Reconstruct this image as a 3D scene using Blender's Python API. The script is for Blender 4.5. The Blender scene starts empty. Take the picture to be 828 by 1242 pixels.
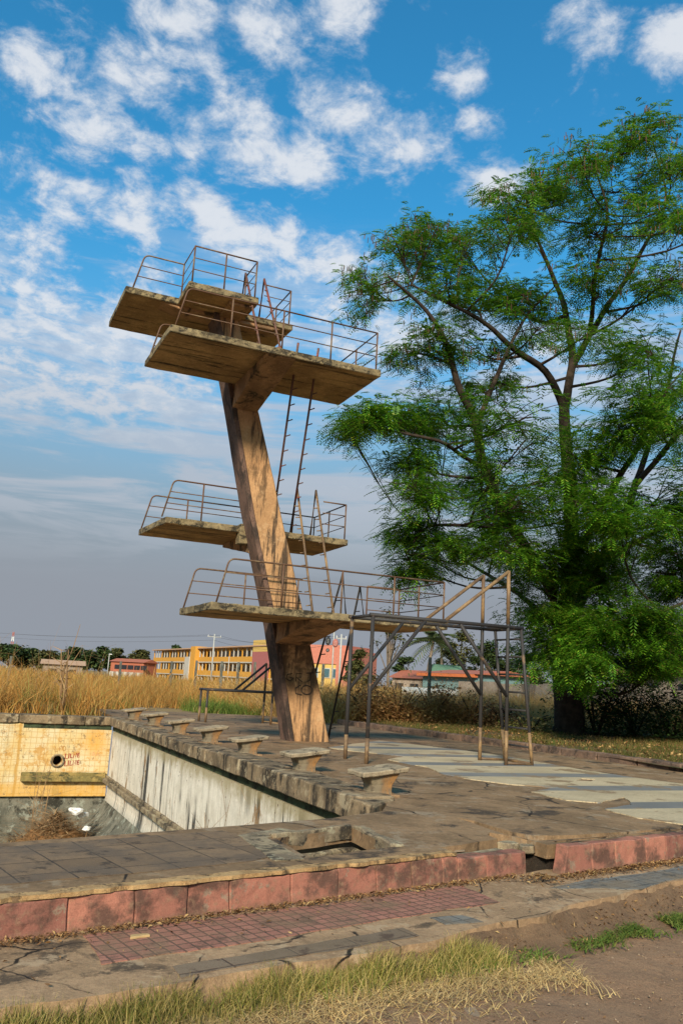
import bpy, bmesh, math, random
import numpy as np
from mathutils import Vector, Matrix, noise
random.seed(7); RNG = np.random.default_rng(11)
SC = bpy.context.scene
COL = SC.collection
PI = math.pi
# ------------------------------------------------------------------ camera
PW, PH, FPX, CX, CY = 828.0, 1242.0, 1032.26, 414.0, 621.0
YAW, PIT, ROL = math.radians(23.954), math.radians(11.412), math.radians(3.130)
CAMH = 1.3
_f = Vector((math.sin(YAW)*math.cos(PIT), math.cos(YAW)*math.cos(PIT), math.sin(PIT)))
_r0 = Vector((math.cos(YAW), -math.sin(YAW), 0)); _u0 = _r0.cross(_f)
_r = math.cos(ROL)*_r0 + math.sin(ROL)*_u0; _u = _r.cross(_f)
EYE = Vector((0, 0, CAMH))
def ray(px, py): return _f + _r*((px-CX)/FPX) - _u*((py-CY)/FPX)
def at(px, py, d): return EYE + ray(px, py)*d                       # a point d metres ahead
def onz(px, py, z):
    d = ray(px, py); return EYE + d*((z-CAMH)/d.z)
def bearing(px, dist, z=0.0, py=810):                               # ground point at a horizontal distance
    d = ray(px, py); n = math.hypot(d.x, d.y); return Vector((d.x/n*dist, d.y/n*dist, z))
cam_d = bpy.data.cameras.new('camera'); cam = bpy.data.objects.new('camera', cam_d); COL.objects.link(cam)
cam_d.sensor_fit = 'HORIZONTAL'; cam_d.sensor_width = 36; cam_d.lens = 36*FPX/PW
cam_d.clip_start = .05; cam_d.clip_end = 8000
m = Matrix.Identity(4)
for i in range(3): m[i][0], m[i][1], m[i][2], m[i][3] = _r[i], _u[i], -_f[i], EYE[i]
cam.matrix_world = m
SC.camera = cam
SC.view_settings.view_transform = 'Standard'; SC.view_settings.look = 'None'
SC.view_settings.gamma = 1; SC.view_settings.exposure = 0.7
# ------------------------------------------------------------------ node helpers
class NT:
    def __init__(s, tree): s.t = tree; s.n = tree.nodes; s.l = tree.links
    def put(s, sock, v):
        if v is None: return
        if isinstance(v, bpy.types.NodeSocket): s.l.new(v, sock)
        elif hasattr(sock.default_value, '__len__') and not hasattr(v, '__len__'): sock.default_value = [v]*len(sock.default_value)
        elif hasattr(v, '__len__') and len(v) == 3 and len(sock.default_value) == 4: sock.default_value = (*v, 1)
        else: sock.default_value = v
    def node(s, typ, ins=None, **kw):
        n = s.n.new(typ)
        for k, v in kw.items(): setattr(n, k, v)
        for k, v in (ins or {}).items(): s.put(n.inputs[k], v)
        return n
    def coord(s, kind='Object'): return s.node('ShaderNodeTexCoord').outputs[kind]
    def pos(s): return s.node('ShaderNodeNewGeometry').outputs['Position']
    def island(s): return s.node('ShaderNodeNewGeometry').outputs['Random Per Island']
    def map(s, vec, scale=(1, 1, 1), loc=(0, 0, 0), rot=(0, 0, 0)):
        return s.node('ShaderNodeMapping', {'Vector': vec, 'Scale': scale, 'Location': loc, 'Rotation': rot}).outputs[0]
    def noise(s, vec, scale, detail=5, rough=.6, dist=0):
        return s.node('ShaderNodeTexNoise', {'Vector': vec, 'Scale': scale, 'Detail': detail, 'Roughness': rough, 'Distortion': dist}).outputs[0]
    def vor(s, vec, scale, feature='F1', out=0, rnd=1):
        return s.node('ShaderNodeTexVoronoi', {'Vector': vec, 'Scale': scale, 'Randomness': rnd}, feature=feature).outputs[out]
    def ramp(s, fac, *stops, interp='LINEAR'):
        r = s.node('ShaderNodeValToRGB', {'Fac': fac}); cr = r.color_ramp; cr.interpolation = interp
        while len(cr.elements) < len(stops): cr.elements.new(.5)
        for e, (p, c) in zip(cr.elements, stops):
            e.position = p; e.color = (*c, 1) if hasattr(c, '__len__') else (c, c, c, 1)
        return r.outputs[0]
    def mix(s, fac, a, b, blend='MIX'):
        n = s.node('ShaderNodeMix', data_type='RGBA', blend_type=blend)
        s.put(n.inputs[0], fac); s.put(n.inputs[6], a); s.put(n.inputs[7], b); return n.outputs[2]
    def math(s, op, a, b=None, c=None, clamp=False):
        n = s.node('ShaderNodeMath', operation=op, use_clamp=clamp); s.put(n.inputs[0], a)
        if b is not None: s.put(n.inputs[1], b)
        if c is not None: s.put(n.inputs[2], c)
        return n.outputs[0]
    def vmath(s, op, a, b=None, out=0):
        n = s.node('ShaderNodeVectorMath', operation=op); s.put(n.inputs[0], a)
        if b is not None: s.put(n.inputs[1], b)
        return n.outputs[out]
    def mapr(s, v, a, b, c=0, d=1, interp='SMOOTHSTEP'):
        n = s.node('ShaderNodeMapRange', {'Value': v, 'From Min': a, 'From Max': b, 'To Min': c, 'To Max': d}, interpolation_type=interp); return n.outputs[0]
    def xyz(s, v): return s.node('ShaderNodeSeparateXYZ', {0: v}).outputs
    def vec(s, x, y, z): return s.node('ShaderNodeCombineXYZ', {0: x, 1: y, 2: z}).outputs[0]
    def bump(s, h, strength=.5, dist=.02, normal=None):
        return s.node('ShaderNodeBump', {'Height': h, 'Strength': strength, 'Distance': dist, **({'Normal': normal} if normal else {})}).outputs[0]
def mat(name):
    m = bpy.data.materials.new(name); m.use_nodes = True
    t = NT(m.node_tree); b = t.n['Principled BSDF']; b.inputs['Roughness'].default_value = .85
    b.inputs['Specular IOR Level'].default_value = .25
    def fin(color, rough=None, normal=None, metal=None):
        t.put(b.inputs['Base Color'], color)
        if rough is not None: t.put(b.inputs['Roughness'], rough)
        if normal is not None: t.put(b.inputs['Normal'], normal)
        if metal is not None: t.put(b.inputs['Metallic'], metal)
        return m
    return t, fin
M = {}
def plain(name, c, rough=.8, var=.25, scale=6, metal=0):
    t, fin = mat(name); n = t.noise(t.pos(), scale, 6, .65)
    M[name] = fin(t.mix(t.mapr(n, .3, .7), tuple(x*(1-var) for x in c), tuple(min(1, x*(1+var)) for x in c)), rough, t.bump(n, .25, .01), metal)
def concrete(name, a, b, dark, scale=1.5, stretch=(1, 1, 1), darkamt=.5, lichen=None, grain=.5, spots=0, bumpd=.012, cracks=0):
    """two-tone weathered concrete: a/b blotches, dark stains, fine grain"""
    t, fin = mat(name); p = t.pos()
    n1 = t.noise(p, scale, 7, .65); n2 = t.noise(t.map(p, stretch), scale*1.3, 8, .7, .4); n3 = t.noise(p, scale*22, 4, .7); n4 = t.noise(p, scale*5, 6, .75)
    c = t.mix(t.mapr(n1, .41, .59), a, b)
    c = t.mix(t.mapr(n2, .60-.2*darkamt, .675-.16*darkamt, 0, .92), c, dark)
    c = t.mix(t.mapr(n4, .52, .64, 0, .65), c, tuple(x*.5 for x in a))
    c = t.mix(t.mapr(t.noise(p, scale*9, 5, .8), .56, .66, 0, .5), c, tuple(min(1, x*1.5) for x in a))
    c = t.mix(grain, c, t.ramp(n3, (.2, .35), (.5, .9), (.8, 1.25)), 'MULTIPLY')
    c = t.mix(grain*.8, c, t.ramp(t.noise(p, 150, 3, .75), (.3, .5), (.5, 1.0), (.7, 1.3)), 'MULTIPLY')
    if lichen: c = t.mix(t.mapr(t.noise(t.map(p, (1, 1, 1), (7, 3, 1)), scale*2.2, 8, .75), .53, .62, 0, .8), c, lichen)
    if spots: c = t.mix(t.mapr(t.vor(p, 9, 'F1'), .05, .13, spots, 0), c, dark)
    if cracks:
        wv = t.vmath('ADD', p, t.vmath('SCALE', t.node('ShaderNodeTexNoise', {'Vector': p, 'Scale': 2.5, 'Detail': 6}).outputs[1], None)) if False else t.mix(.13, p, t.node('ShaderNodeTexNoise', {'Vector': p, 'Scale': 2.2, 'Detail': 6}).outputs[1], 'LINEAR_LIGHT')
        cd = t.vor(wv, cracks, 'DISTANCE_TO_EDGE'); cm = t.math('MULTIPLY', t.mapr(cd, .004, .013, 1, 0), t.mapr(n1, .42, .55)); c = t.mix(cm, c, (.02, .014, .01))
    h = t.math('ADD', t.math('MULTIPLY', n3, .6), t.math('ADD', n4, t.math('MULTIPLY', n2, .5)))
    M[name] = fin(c, .9, t.bump(h, .6, bumpd))
# weathered concrete of many kinds
concrete('slab_concrete', (.52, .315, .135), (.34, .20, .085), (.045, .033, .02), 1.1, (.25, 3.2, 1), .42)
concrete('edge_concrete', (.26, .195, .105), (.15, .112, .06), (.022, .019, .014), 2.4, (1, 1, 2), .62, (.31, .235, .12))
concrete('bracket_concrete', (.42, .235, .115), (.25, .14, .07), (.045, .033, .02), 1.4, (1, 1, .5), .45)
concrete('deck_concrete', (.285, .175, .092), (.195, .12, .062), (.05, .036, .026), .9, (1, 1, 1), .36, (.29, .215, .14), .6, cracks=.75)
concrete('old_concrete', (.33, .25, .15), (.19, .14, .09), (.04, .033, .025), 2.5, (1, 1, 1), .42, (.36, .31, .2))
concrete('coping_concrete', (.28, .195, .112), (.155, .11, .065), (.018, .015, .012), 1.6, (1.6, 1.6, .6), .58, (.38, .30, .19))
concrete('block_concrete', (.40, .31, .20), (.28, .215, .14), (.06, .05, .035), 5, (1, 1, 1), .3)
concrete('sidewalk_concrete', (.40, .25, .138), (.29, .182, .10), (.08, .055, .036), 1.6, (1, 1, 1), .34, (.40, .28, .17), cracks=1.3)
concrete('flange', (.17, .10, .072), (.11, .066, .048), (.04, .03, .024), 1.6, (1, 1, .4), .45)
concrete('slab_grey', (.17, .145, .115), (.105, .09, .072), (.045, .04, .032), 2.4, (1, 1, 1), .4)
concrete('tan_mortar', (.50, .31, .14), (.36, .21, .09), (.08, .055, .03), 6, (1, 1, 1), .45)
concrete('basin_floor', (.20, .185, .14), (.11, .105, .08), (.035, .032, .024), 1.6, (1, 1, 1), .5, (.30, .31, .25))
concrete('ledge_tiles', (.36, .25, .085), (.22, .17, .06), (.06, .06, .028), 2.2, (1, 1, 1), .5)
concrete('green_band', (.065, .085, .042), (.04, .05, .026), (.015, .015, .01), 2.5, (1, 1, 1), .5)
concrete('garden_wall', (.34, .27, .21), (.27, .21, .16), (.13, .1, .08), .5, (1, 1, .3), .35)
concrete('brown_kerb', (.20, .125, .085), (.12, .08, .06), (.045, .035, .028), 2.5, (1, 1, 1), .45)
concrete('post_concrete', (.15, .15, .125), (.10, .10, .085), (.05, .05, .04), 2, (1, 1, 1), .3)
# pylon: tan render with dark rain streaks
t, fin = mat('pylon_concrete'); p = t.pos()
n1 = t.noise(p, 1.2, 7, .65); st = t.noise(t.map(p, (4.2, 4.2, .28)), 1.0, 9, .72, .6); gr = t.noise(p, 26, 4, .7); n4 = t.noise(p, 5, 7, .75)
c = t.mix(t.mapr(n1, .35, .65), (.54, .305, .145), (.40, .22, .10))
c = t.mix(t.mapr(st, .475, .56, 0, .93), c, (.055, .038, .026))
c = t.mix(t.mapr(t.noise(t.map(p, (2, 2, .5), (3, 1, 4)), 1.6, 8, .7), .52, .62, 0, .8), c, (.12, .07, .035))
c = t.mix(t.mapr(n4, .55, .66, 0, .5), c, (.56, .36, .19))
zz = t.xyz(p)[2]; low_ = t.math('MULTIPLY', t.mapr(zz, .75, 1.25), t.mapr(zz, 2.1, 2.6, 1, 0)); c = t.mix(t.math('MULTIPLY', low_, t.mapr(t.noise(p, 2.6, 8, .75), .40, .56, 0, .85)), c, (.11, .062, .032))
c = t.mix(.5, c, t.ramp(gr, (.25, .45), (.55, .95), (.8, 1.2)), 'MULTIPLY')
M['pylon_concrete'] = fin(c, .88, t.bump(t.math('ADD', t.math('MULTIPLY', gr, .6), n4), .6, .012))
# grey pool side wall with black run-off streaks
t, fin = mat('streaked_wall'); p = t.pos()
st = t.noise(t.map(p, (1, 2.6, .12)), 1.0, 10, .72, .3); st2 = t.noise(t.map(p, (1, 9, .5), (2, 5, 1)), 1.0, 6, .7, .3); n4 = t.noise(p, 3, 7, .7); gr = t.noise(p, 30, 4, .7)
c = t.mix(t.mapr(n4, .35, .65), (.78, .70, .58), (.64, .565, .455))
c = t.mix(t.mapr(st2, .5, .68, 0, .5), c, (.30, .25, .19))
c = t.mix(t.math('MULTIPLY', t.mapr(st, .53, .57, 0, .95), t.mapr(t.noise(p, .55, 3, .5), .44, .56)), c, (.035, .035, .032))
c = t.mix(t.mapr(t.noise(t.map(p, (1, 2, .7), (9, 2, 5)), 1.3, 8, .7), .58, .63, 0, .9), c, (.26, .14, .05))
z = t.xyz(p)[2]
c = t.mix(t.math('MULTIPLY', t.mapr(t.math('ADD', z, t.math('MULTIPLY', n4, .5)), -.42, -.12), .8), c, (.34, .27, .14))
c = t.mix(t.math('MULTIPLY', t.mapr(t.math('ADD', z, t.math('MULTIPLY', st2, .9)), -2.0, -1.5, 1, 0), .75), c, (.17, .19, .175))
c = t.mix(t.mapr(t.vor(p, 4.5), .06, .1, .9, 0), c, (.10, .05, .03))
M['streaked_wall'] = fin(t.mix(.4, c, t.ramp(gr, (.25, .5), (.7, 1.1)), 'MULTIPLY'), .85, t.bump(t.math('ADD', n4, gr), .5, .012))
# yellow tiled end wall
t, fin = mat('yellow_tiles'); p = t.pos(); x, y, z = t.xyz(p)
gx = t.math('ABSOLUTE', t.math('SUBTRACT', t.math('FRACT', t.math('DIVIDE', x, .148)), .5)); gz = t.math('ABSOLUTE', t.math('SUBTRACT', t.math('FRACT', t.math('DIVIDE', z, .148)), .5))
grout = t.mapr(t.math('MAXIMUM', gx, gz), .44, .475)
n1 = t.noise(p, 1.1, 6, .65); n2 = t.noise(p, 3.2, 8, .75); wn = t.node('ShaderNodeTexWhiteNoise', {0: t.vec(t.math('FLOOR', t.math('DIVIDE', x, .148)), 0, t.math('FLOOR', t.math('DIVIDE', z, .148)))}).outputs[0]
c = t.mix(t.mapr(n1, .38, .62), (.63, .44, .18), (.64, .53, .33)); c = t.mix(t.mapr(wn, 0, 1, 0, .35), c, (.66, .54, .31))
c = t.mix(t.math('MULTIPLY', grout, .75), c, (.45, .24, .07))
c = t.mix(t.mapr(n2, .52, .62, 0, .8), c, (.50, .25, .05))
c = t.mix(t.mapr(z, -1.86, -1.74, .6, 0), c, (.62, .32, .045))
stn = t.math('MULTIPLY', t.mapr(t.vmath('DISTANCE', t.map(p, (1.6, 0, 1)), (4.1*1.6, 0, -.62), 1), .15, .75, 1, 0), .75)
c = t.mix(stn, c, (.66, .33, .06))
c = t.mix(t.mapr(t.math('ABSOLUTE', t.math('SUBTRACT', x, t.math('ADD', 1.98, t.math('MULTIPLY', n1, .22)))), .02, .05, .8, 0), c, (.5, .27, .06))
c = t.mix(t.mapr(t.noise(p, 7, 6, .8), .57, .63, 0, .8), c, (.20, .12, .06)); c = t.mix(t.mapr(t.noise(t.map(p, (1.5, 1, .35), (5, 0, 2)), 1.5, 8, .75), .54, .64, 0, .55), c, (.33, .24, .12))
M['yellow_tiles'] = fin(c, .5, t.bump(t.math('SUBTRACT', n2, grout), .3, .006))
# tiled deck in cream and blue-grey bands
t, fin = mat('band_tiles'); p = t.pos(); x, y, z = t.xyz(p); wob = t.noise(p, 1.3, 4, .6)
fy = t.math('FRACT', t.math('DIVIDE', t.math('ADD', y, .35), 1.62)); band = t.mapr(t.math('ABSOLUTE', t.math('SUBTRACT', fy, .5)), .155, .165)
gx = t.math('ABSOLUTE', t.math('SUBTRACT', t.math('FRACT', t.math('DIVIDE', x, .1)), .5)); gy = t.math('ABSOLUTE', t.math('SUBTRACT', t.math('FRACT', t.math('DIVIDE', y, .1)), .5))
grout = t.mapr(t.math('MAXIMUM', gx, gy), .40, .47); n = t.noise(p, .8, 7, .65); n2 = t.noise(p, 7, 6, .7)
cream = t.mix(t.mapr(n, .35, .65), (.56, .435, .27), (.42, .325, .20)); blue = t.mix(t.mapr(n, .35, .65), (.155, .15, .145), (.215, .205, .19))
c = t.mix(band, blue, cream); c = t.mix(t.math('MULTIPLY', grout, .5), c, (.19, .165, .125)); c = t.mix(t.mapr(n2, .55, .75, 0, .6), c, (.2, .16, .115))
c = t.mix(t.mapr(t.noise(p, 1.1, 8, .7), .555, .585, 0, .9), c, (.24, .16, .09))
M['band_tiles'] = fin(c, .65, t.bump(t.math('SUBTRACT', n2, grout), .3, .004))
# sidewalk paving, grid turned to the kerb line
def paving(name, c1, c2, g, size, dirt, ang=math.atan(.215), jw=.007):
    jt = .5-jw/size
    t, fin = mat(name); p = t.map(t.pos(), rot=(0, 0, -ang)); x, y, z = t.xyz(p)
    gx = t.math('ABSOLUTE', t.math('SUBTRACT', t.math('FRACT', t.math('DIVIDE', x, size)), .5)); gy = t.math('ABSOLUTE', t.math('SUBTRACT', t.math('FRACT', t.math('DIVIDE', y, size)), .5))
    grout = t.mapr(t.math('ADD', t.math('MAXIMUM', gx, gy), t.math('MULTIPLY', t.math('SUBTRACT', t.noise(p, 25, 4, .7), .5), .012/size)), jt-.3*jw/size, jt+.4*jw/size); n = t.noise(p, 2.2, 7, .65); n2 = t.noise(p, 14, 6, .7)
    wn = t.node('ShaderNodeTexWhiteNoise', {0: t.vec(t.math('FLOOR', t.math('DIVIDE', x, size)), t.math('FLOOR', t.math('DIVIDE', y, size)), 0)}).outputs[0]
    c = t.mix(wn, c1, c2); c = t.mix(t.math('MULTIPLY', grout, .8), c, g); c = t.mix(t.mapr(n, .42, .62, 0, .85), c, dirt); c = t.mix(t.mapr(n2, .5, .75, 0, .6), c, dirt)
    c = t.mix(t.mapr(t.noise(p, 5, 7, .75), .53, .64, 0, .7), c, g); c = t.mix(.6, c, t.ramp(t.noise(p, 140, 3, .75), (.3, .5), (.5, 1.0), (.7, 1.3)), 'MULTIPLY')
    M[name] = fin(c, .85, t.bump(t.math('SUBTRACT', t.math('MULTIPLY', n2, .6), grout), .5, .008))
paving('pink_pavers', (.36, .16, .11), (.29, .125, .088), (.10, .062, .042), .085, (.20, .125, .075))
paving('blue_pavers', (.19, .18, .16), (.14, .13, .115), (.06, .06, .055), .13, (.20, .15, .10))
paving('deck_flags', (.235, .15, .085), (.165, .105, .06), (.028, .021, .016), .36, (.125, .088, .06))
paving('slab_flags', (.22, .155, .10), (.155, .11, .075), (.06, .034, .024), .43, (.165, .115, .072))
# pink painted kerb
t, fin = mat('pink_kerb'); p = t.pos(); n = t.noise(p, 3.2, 8, .7); n2 = t.noise(p, 14, 7, .7); isl = t.island()
c = t.mix(isl, (.40, .16, .105), (.24, .095, .068)); c = t.mix(t.mapr(t.noise(t.map(p, (1, 1, 1), (3, 3, 3)), 5, 7, .75), .57, .6, 0, .8), c, (.26, .19, .13)); c = t.mix(t.mapr(n, .44, .60, 0, .88), c, (.09, .05, .036)); c = t.mix(t.mapr(n2, .52, .68, 0, .75), c, (.27, .155, .095))
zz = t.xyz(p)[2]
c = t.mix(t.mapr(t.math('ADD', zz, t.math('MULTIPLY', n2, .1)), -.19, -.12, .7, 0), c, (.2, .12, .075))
c = t.mix(.55, c, t.ramp(t.noise(p, 130, 3, .75), (.3, .5), (.5, 1.0), (.7, 1.25)), 'MULTIPLY')
M['pink_kerb'] = fin(c, .85, t.bump(t.math('ADD', n, t.math('MULTIPLY', n2, .6)), .6, .012))
# earth, dry turf, field soil
def earth(name, a, b, cc, s=1.0, straw=None):
    t, fin = mat(name); p = t.pos(); n = t.noise(p, 1.1*s, 8, .7); n2 = t.noise(p, 9*s, 8, .75); n3 = t.noise(p, 60*s, 3, .7)
    c = t.mix(t.mapr(n, .35, .65), a, b); c = t.mix(t.mapr(n2, .52, .7, 0, .8), c, cc)
    if straw: c = t.mix(t.mapr(t.noise(t.map(p, (1, 1, 1), (4, 9, 0)), 1.6*s, 9, .75), .46, .56, 0, .9), c, straw)
    c = t.mix(.6, c, t.ramp(n3, (.3, .45), (.7, 1.25)), 'MULTIPLY'); c = t.mix(.5, c, t.ramp(t.noise(p, 170, 3, .7), (.32, .5), (.68, 1.3)), 'MULTIPLY')
    M[name] = fin(c, .95, t.bump(t.math('ADD', n2, t.math('MULTIPLY', n3, .4)), .8, .02))
earth('dirt', (.35, .205, .115), (.28, .162, .092), (.19, .112, .066), 1.3, None)
earth('field_soil', (.24, .16, .075), (.17, .115, .055), (.10, .075, .035), .4, (.32, .21, .085))
earth('lawn_soil', (.15, .095, .045), (.10, .075, .033), (.19, .105, .05), .8, (.07, .075, .025))
earth('bank_soil', (.25, .15, .083), (.17, .102, .058), (.09, .055, .033), 2.6)
earth('crack_soil', (.035, .025, .017), (.025, .018, .013), (.06, .042, .028), 2)
# blades, leaves, litter: colour by island
def blades(name, *stops, trans=.25, rough=.7):
    m = bpy.data.materials.new(name); m.use_nodes = True; t = NT(m.node_tree); t.n.clear()
    c = t.ramp(t.island(), *stops); cl = t.noise(t.pos(), .45, 3, .6)
    c = t.mix(.6, c, t.ramp(cl, (.32, .5), (.68, 1.5)), 'MULTIPLY')
    d = t.node('ShaderNodeBsdfPrincipled', {'Base Color': c, 'Roughness': rough, 'Specular IOR Level': .2})
    tr = t.node('ShaderNodeBsdfTranslucent', {'Color': c})
    o = t.node('ShaderNodeMixShader', {0: trans, 1: d.outputs[0], 2: tr.outputs[0]})
    t.l.new(o.outputs[0], t.node('ShaderNodeOutputMaterial').inputs[0]); M[name] = m
blades('dry_blades', (0, (.52, .25, .055)), (.35, (.38, .18, .042)), (.7, (.58, .35, .11)), (.86, (.30, .17, .05)), (.95, (.30, .28, .07)))
blades('pale_blades', (0, (.62, .38, .13)), (.4, (.50, .29, .09)), (.8, (.68, .46, .19)), (1, (.30, .19, .07)))
blades('green_blades', (0, (.11, .14, .025)), (.3, (.22, .20, .04)), (.55, (.38, .29, .09)), (.8, (.50, .36, .14)), (1, (.14, .15, .03)))
blades('lush_blades', (0, (.06, .12, .016)), (.5, (.12, .18, .03)), (1, (.22, .22, .05)))
blades('lawn_blades', (0, (.05, .085, .014)), (.35, (.10, .11, .022)), (.65, (.16, .11, .035)), (1, (.22, .14, .05)))
blades('straw', (0, (.58, .42, .19)), (.5, (.46, .31, .13)), (1, (.34, .23, .1)), trans=.1)
blades('litter', (0, (.24, .12, .045)), (.4, (.12, .06, .028)), (.7, (.33, .17, .06)), (.93, (.42, .27, .11)), trans=.05)
blades('brown_scrub', (0, (.42, .22, .085)), (.4, (.30, .15, .06)), (.75, (.52, .32, .13)), (1, (.20, .16, .05)), trans=.2)
blades('dry_twigs', (0, (.30, .18, .085)), (.5, (.20, .115, .055)), (1, (.40, .26, .13)), trans=0)
blades('leaf', (0, (.036, .125, .009)), (.35, (.07, .20, .012)), (.7, (.13, .30, .018)), (.9, (.25, .42, .03)), (1, (.26, .25, .04)), trans=.38, rough=.5)
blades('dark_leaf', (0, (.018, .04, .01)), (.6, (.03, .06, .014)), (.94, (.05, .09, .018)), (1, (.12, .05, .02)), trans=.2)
blades('pods', (0, (.05, .03, .017)), (.5, (.09, .05, .027)), (1, (.13, .07, .035)), trans=.1)
blades('far_leaf', (0, (.035, .06, .02)), (.5, (.055, .085, .025)), (1, (.085, .11, .03)), trans=.2)
blades('far_olive', (0, (.07, .08, .025)), (.5, (.11, .11, .035)), (1, (.15, .12, .04)), trans=.2)
blades('palm_leaf', (0, (.06, .09, .03)), (.6, (.10, .13, .045)), (1, (.17, .16, .07)), trans=.2)
plain('bark', (.036, .025, .017), .9, .5, 5)
plain('far_bark', (.17, .13, .095), .9, .3, 2)
# rusty steel pipes
def pipe(name, paint, rust, amt):
    t, fin = mat(name); p = t.pos(); n = t.noise(p, 2.2, 8, .7); n2 = t.noise(p, 30, 5, .7)
    c = t.mix(t.mapr(n, .5-amt*.3, .62-amt*.2), paint, rust); c = t.mix(t.mapr(n2, .5, .75, 0, .6), c, (.06, .03, .02))
    M[name] = fin(c, .55, t.bump(n2, .3, .003), 0)
pipe('rusty_rail', (.21, .145, .082), (.12, .062, .034), .5)
pipe('red_rail', (.25, .06, .04), (.12, .06, .04), .5)
pipe('black_pipe', (.035, .032, .031), (.17, .105, .055), -.28)
pipe('tan_pipe', (.27, .165, .075), (.13, .08, .045), .35)
for n_, c_, r_ in (('rust_stain', (.42, .19, .05), .8), ('black_paint', (.035, .024, .017), .8), ('red_paint', (.30, .05, .03), .7), ('faint_red', (.55, .28, .13), .8),
                   ('white_paint', (.62, .58, .52), .8), ('hole_black', (.006, .006, .006), .9), ('orange_wall', (.58, .28, .045), .7), ('yellow_wall', (.58, .38, .11), .7),
                   ('school_white', (.46, .42, .36), .7), ('school_roof', (.46, .28, .17), .8), ('pink_wall', (.48, .17, .115), .7), ('magenta_wall', (.36, .12, .11), .7), ('window_dark', (.025, .025, .03), .2),
                   ('window_teal', (.06, .12, .14), .2), ('red_roof', (.36, .115, .065), .7), ('teal_wall', (.15, .24, .24), .7), ('orange_trim', (.50, .14, .05), .7), ('bluegrey_wall', (.33, .36, .38), .8),
                   ('grey_pole', (.38, .37, .34), .7), ('mast_red', (.38, .13, .10), .7), ('wire', (.05, .05, .055), .6), ('rubbish_white', (.72, .70, .66), .5), ('paper_red', (.6, .2, .12), .6),
                   ('tan_stone', (.50, .33, .15), .9), ('grey_stone', (.27, .19, .125), .9), ('lamp_black', (.02, .02, .022), .5), ('pink_roof', (.62, .16, .14), .7), ('green_roof', (.12, .22, .145), .7)):
    plain(n_, c_, r_, .15)
# ------------------------------------------------------------------ mesh helpers
class MB:
    def __init__(s): s.v = []; s.f = []
    def add(s, vs, fs):
        o = len(s.v); s.v += [tuple(v) for v in vs]; s.f += [tuple(o+i for i in f) for f in fs]; return s
    def hexa(s, b, tp):                                              # bottom 4 and top 4 points, counter-clockwise
        return s.add(list(b)+list(tp), [(3, 2, 1, 0), (4, 5, 6, 7), (0, 1, 5, 4), (1, 2, 6, 5), (2, 3, 7, 6), (3, 0, 4, 7)])
    def box(s, x0, y0, z0, x1, y1, z1):
        return s.hexa([(x0, y0, z0), (x1, y0, z0), (x1, y1, z0), (x0, y1, z0)], [(x0, y0, z1), (x1, y0, z1), (x1, y1, z1), (x0, y1, z1)])
    def prism(s, poly, z0, z1):
        n = len(poly); a = sum(poly[i][0]*poly[(i+1) % n][1]-poly[(i+1) % n][0]*poly[i][1] for i in range(n))
        if a < 0: poly = poly[::-1]
        return s.add([(x, y, z0) for x, y in poly]+[(x, y, z1) for x, y in poly], [tuple(range(n))[::-1], tuple(range(n, 2*n))]+[(i, (i+1) % n, n+(i+1) % n, n+i) for i in range(n)])
    def tube(s, pts, r, k=8, r1=None, cap=True):
        pts = [Vector(p) for p in pts]; n = len(pts); rings = []; ref = None
        for i, p in enumerate(pts):
            d = (pts[min(i+1, n-1)]-pts[max(i-1, 0)]).normalized()
            if ref is None: ref = d.orthogonal().normalized()
            ref = (ref-d*ref.dot(d)).normalized(); b = d.cross(ref)
            rr = r if r1 is None else (r+(r1-r)*i/(n-1))
            if isinstance(r, (list, tuple)): rr = r[i]
            rings.append([p+(ref*math.cos(2*PI*j/k)+b*math.sin(2*PI*j/k))*rr for j in range(k)])
        vs = [v for q in rings for v in q]; fs = [(i*k+j, i*k+(j+1) % k, (i+1)*k+(j+1) % k, (i+1)*k+j) for i in range(n-1) for j in range(k)]
        if cap: fs += [tuple(range(k))[::-1], tuple((n-1)*k+j for j in range(k))]
        return s.add(vs, fs)
    def ribbon(s, pts, w, nrm, lift=.003, th=.0025):                 # paint stroke lying on a surface
        nrm = Vector(nrm).normalized(); pts = [Vector(p)+nrm*lift for p in pts]; vs = []
        for i, p in enumerate(pts):
            d = (pts[min(i+1, len(pts)-1)]-pts[max(i-1, 0)]).normalized(); q = d.cross(nrm)*w/2
            vs += [p-q, p+q]
        return s.add(vs, [(2*i, 2*i+2, 2*i+3, 2*i+1) for i in range(len(pts)-1)])
def base_of(p):
    v = Vector((0, 0, 0))
    while p is not None: v += p.location; p = p.parent
    return v
def obj(name, mb, material, parent=None, smooth=False, loc=None, kind=None, label=None):
    me = bpy.data.meshes.new(name); off = base_of(parent) if parent else Vector((0, 0, 0))
    if loc is not None: off = Vector(loc)
    me.from_pydata([(x-off.x, y-off.y, z-off.z) for x, y, z in mb.v], [], mb.f); me.update()
    o = bpy.data.objects.new(name, me); COL.objects.link(o)
    if parent: o.parent = parent
    elif loc is not None: o.location = loc
    if material: me.materials.append(M[material])
    if smooth:
        for q in me.polygons: q.use_smooth = True
    if kind: o['kind'] = kind
    if label: o['label'] = label
    return o
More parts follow.
